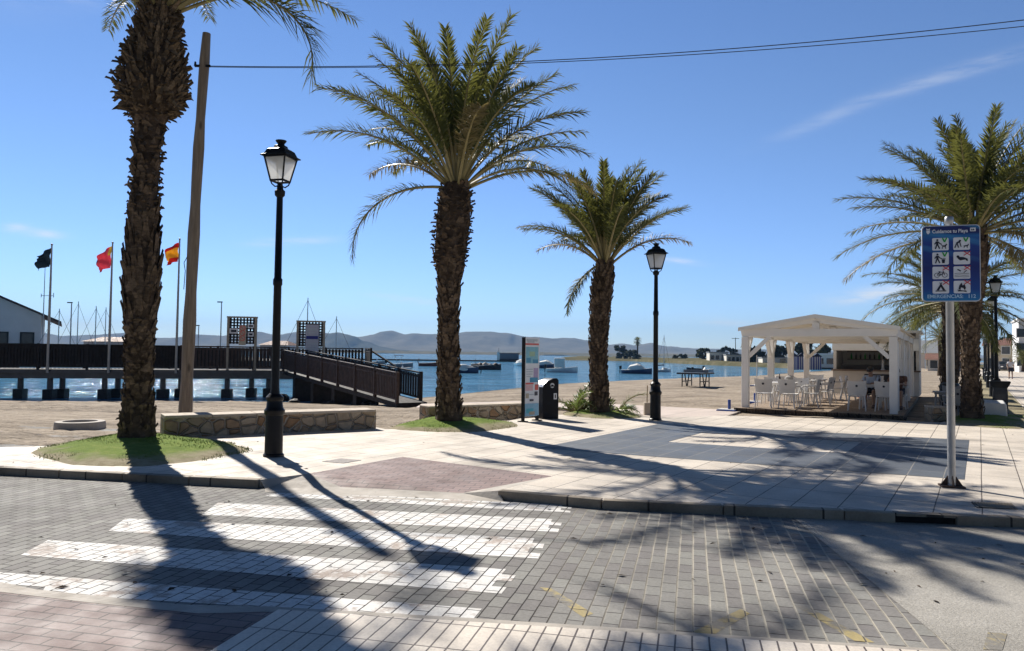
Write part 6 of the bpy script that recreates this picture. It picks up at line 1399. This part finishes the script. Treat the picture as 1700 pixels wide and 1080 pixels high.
place(1682, 606, 552, 150, 34, 'dark rounded tree above the tiled roofs', M['tree_dark'], 31, group='trees above the roofs'); place(1658, 606, 556, 150, 26, 'dark tree between the lamp poles above the roofs', M['tree_dark'], 32, group='trees above the roofs')
# striped beach huts
M['hut_blue'] = plain('hut_blue_stripe', (.03, .05, .28), .5, .1); 
hut0 = None
for k, px in enumerate((1318, 1331, 1345, 1357)):
    p = at(px, 613.5, -.25)
    if hut0 is None:
        hut0 = thing('beach_hut', 'blue and white striped beach hut, leftmost of four', 'beach hut', p, R(-18), 'striped beach huts on the spit'); b = MB(); b.box((0, .6, 1.0), (1.15, 1.2, 2.0)); b.build('wall', M['white'], hut0)
        for x in (-.45, -.15, .15, .45): b = MB(); b.box((x, -.01, 1.0), (.15, .02, 2.0)); b.build('stripe', M['hut_blue'], hut0)
        b = MB(); b.plate([(-.72, 1.98), (0, 2.55), (.72, 1.98)], -.12, 1.3); b.build('roof', M['navy'], hut0)
    else: copy_tree(hut0, p, R(-18), ('', 'blue and white striped beach hut, second from the left', 'blue and white striped beach hut, third from the left', 'blue and white striped beach hut, rightmost of four')[k])
# floodlight mast and parked cars
p = atY(1537, 612, 118); t = atY(1537, 529, 118); r = thing('floodlight_mast', 'tall thin floodlight mast right of the pergola roof', 'floodlight mast', p); H = t.z - p.z; b = MB(); b.tube((0, 0, 0), (0, 0, H), .13, .08, 8); b.build('pole', M['steel'], r); b = MB(); b.box((0, 0, H + .1), (.9, .4, .28)); b.build('floodlight', M['iron'], r)
p = atY(1221, 590, 240); t = atY(1221, 560, 240); r = thing('power_pole', 'thin power pole behind the white cottage', 'power pole', p); H = t.z - p.z; b = MB(); b.tube((0, 0, -2), (0, 0, H), .15, .1, 8); b.build('pole', M['iron'], r); b = MB(); b.beam((-1.2, 0, H - .3), (1.2, 0, H - .3), .15, .15); b.build('crossarm', M['iron'], r)
def car(px, py, rz, col, label):
    p = at(px, py, -.03); r = thing('parked_car', label, 'car', p, rz, 'cars parked on the far street')
    b = MB(); prof = [(-2.1, .25), (-2.12, .7), (-1.9, .92), (-1.2, .98), (-.7, 1.42), (.75, 1.45), (1.35, 1.0), (2.0, .9), (2.1, .6), (2.08, .25)]; b.plate(prof, -.85, .85); b.build('body', col, r, bevel=.08)
    g = MB(); g.plate([(-1.1, 1.0), (-.68, 1.36), (.68, 1.38), (1.15, 1.02)], -.862, .862); g.build('side_window', M['winglass'], r)
    g = MB(); g.add([(-1.16, -.7, 1.02), (-1.16, .7, 1.02), (-.74, .62, 1.4), (-.74, -.62, 1.4)], [(0, 1, 2, 3)]); g.v = [(x - .03, y, z + .02) for x, y, z in g.v]; g.build('windscreen', M['winglass'], r)
    for x in (-1.3, 1.3):
        for y in (-.82, .82): w = MB(); w.tube((x, y - .1, .31), (x, y + .1, .31), .31, .31, 16); o = w.build('wheel', M['kdark'], r, smooth=True); q = MB(); q.tube((x, y + (.1 if y > 0 else -.1), .31), (x, y + (.115 if y > 0 else -.115), .31), .18, .16, 12); q.build('rim', M['steel'], o)
    for y in (-.6, .6): l = MB(); l.box((-2.12, y, .68), (.05, .3, .14)); l.build('headlight', M['signwhite'], r)
car(1668, 616, AP + .1, M['hull_dark'], 'dark car parked on the far street left of the walking person'); car(1655, 614, AP + .1, M['hull_grey'], 'grey car half hidden by the lamp poles on the far street')
# ------------------------------------------------------------------ haze
hz_m = bpy.data.materials.new('haze'); hz_m.use_nodes = True; hn, hl = hz_m.node_tree.nodes, hz_m.node_tree.links
hn.clear(); ho = hn.new('ShaderNodeOutputMaterial'); hv = hn.new('ShaderNodeVolumePrincipled')
hv.inputs['Density'].default_value = 0.00017; hv.inputs['Color'].default_value = (.31, .58, 1, 1); hv.inputs['Anisotropy'].default_value = 0
hl.new(hv.outputs[0], ho.inputs['Volume'])
b = MB(); b.box((-100, 1850, 78), (6400, 4500, 164)); b.v = [(x, y, (-3.7 if z < 0 else 165)) for x, y, z in b.v]
b.build('haze', hz_m, kind='stuff')
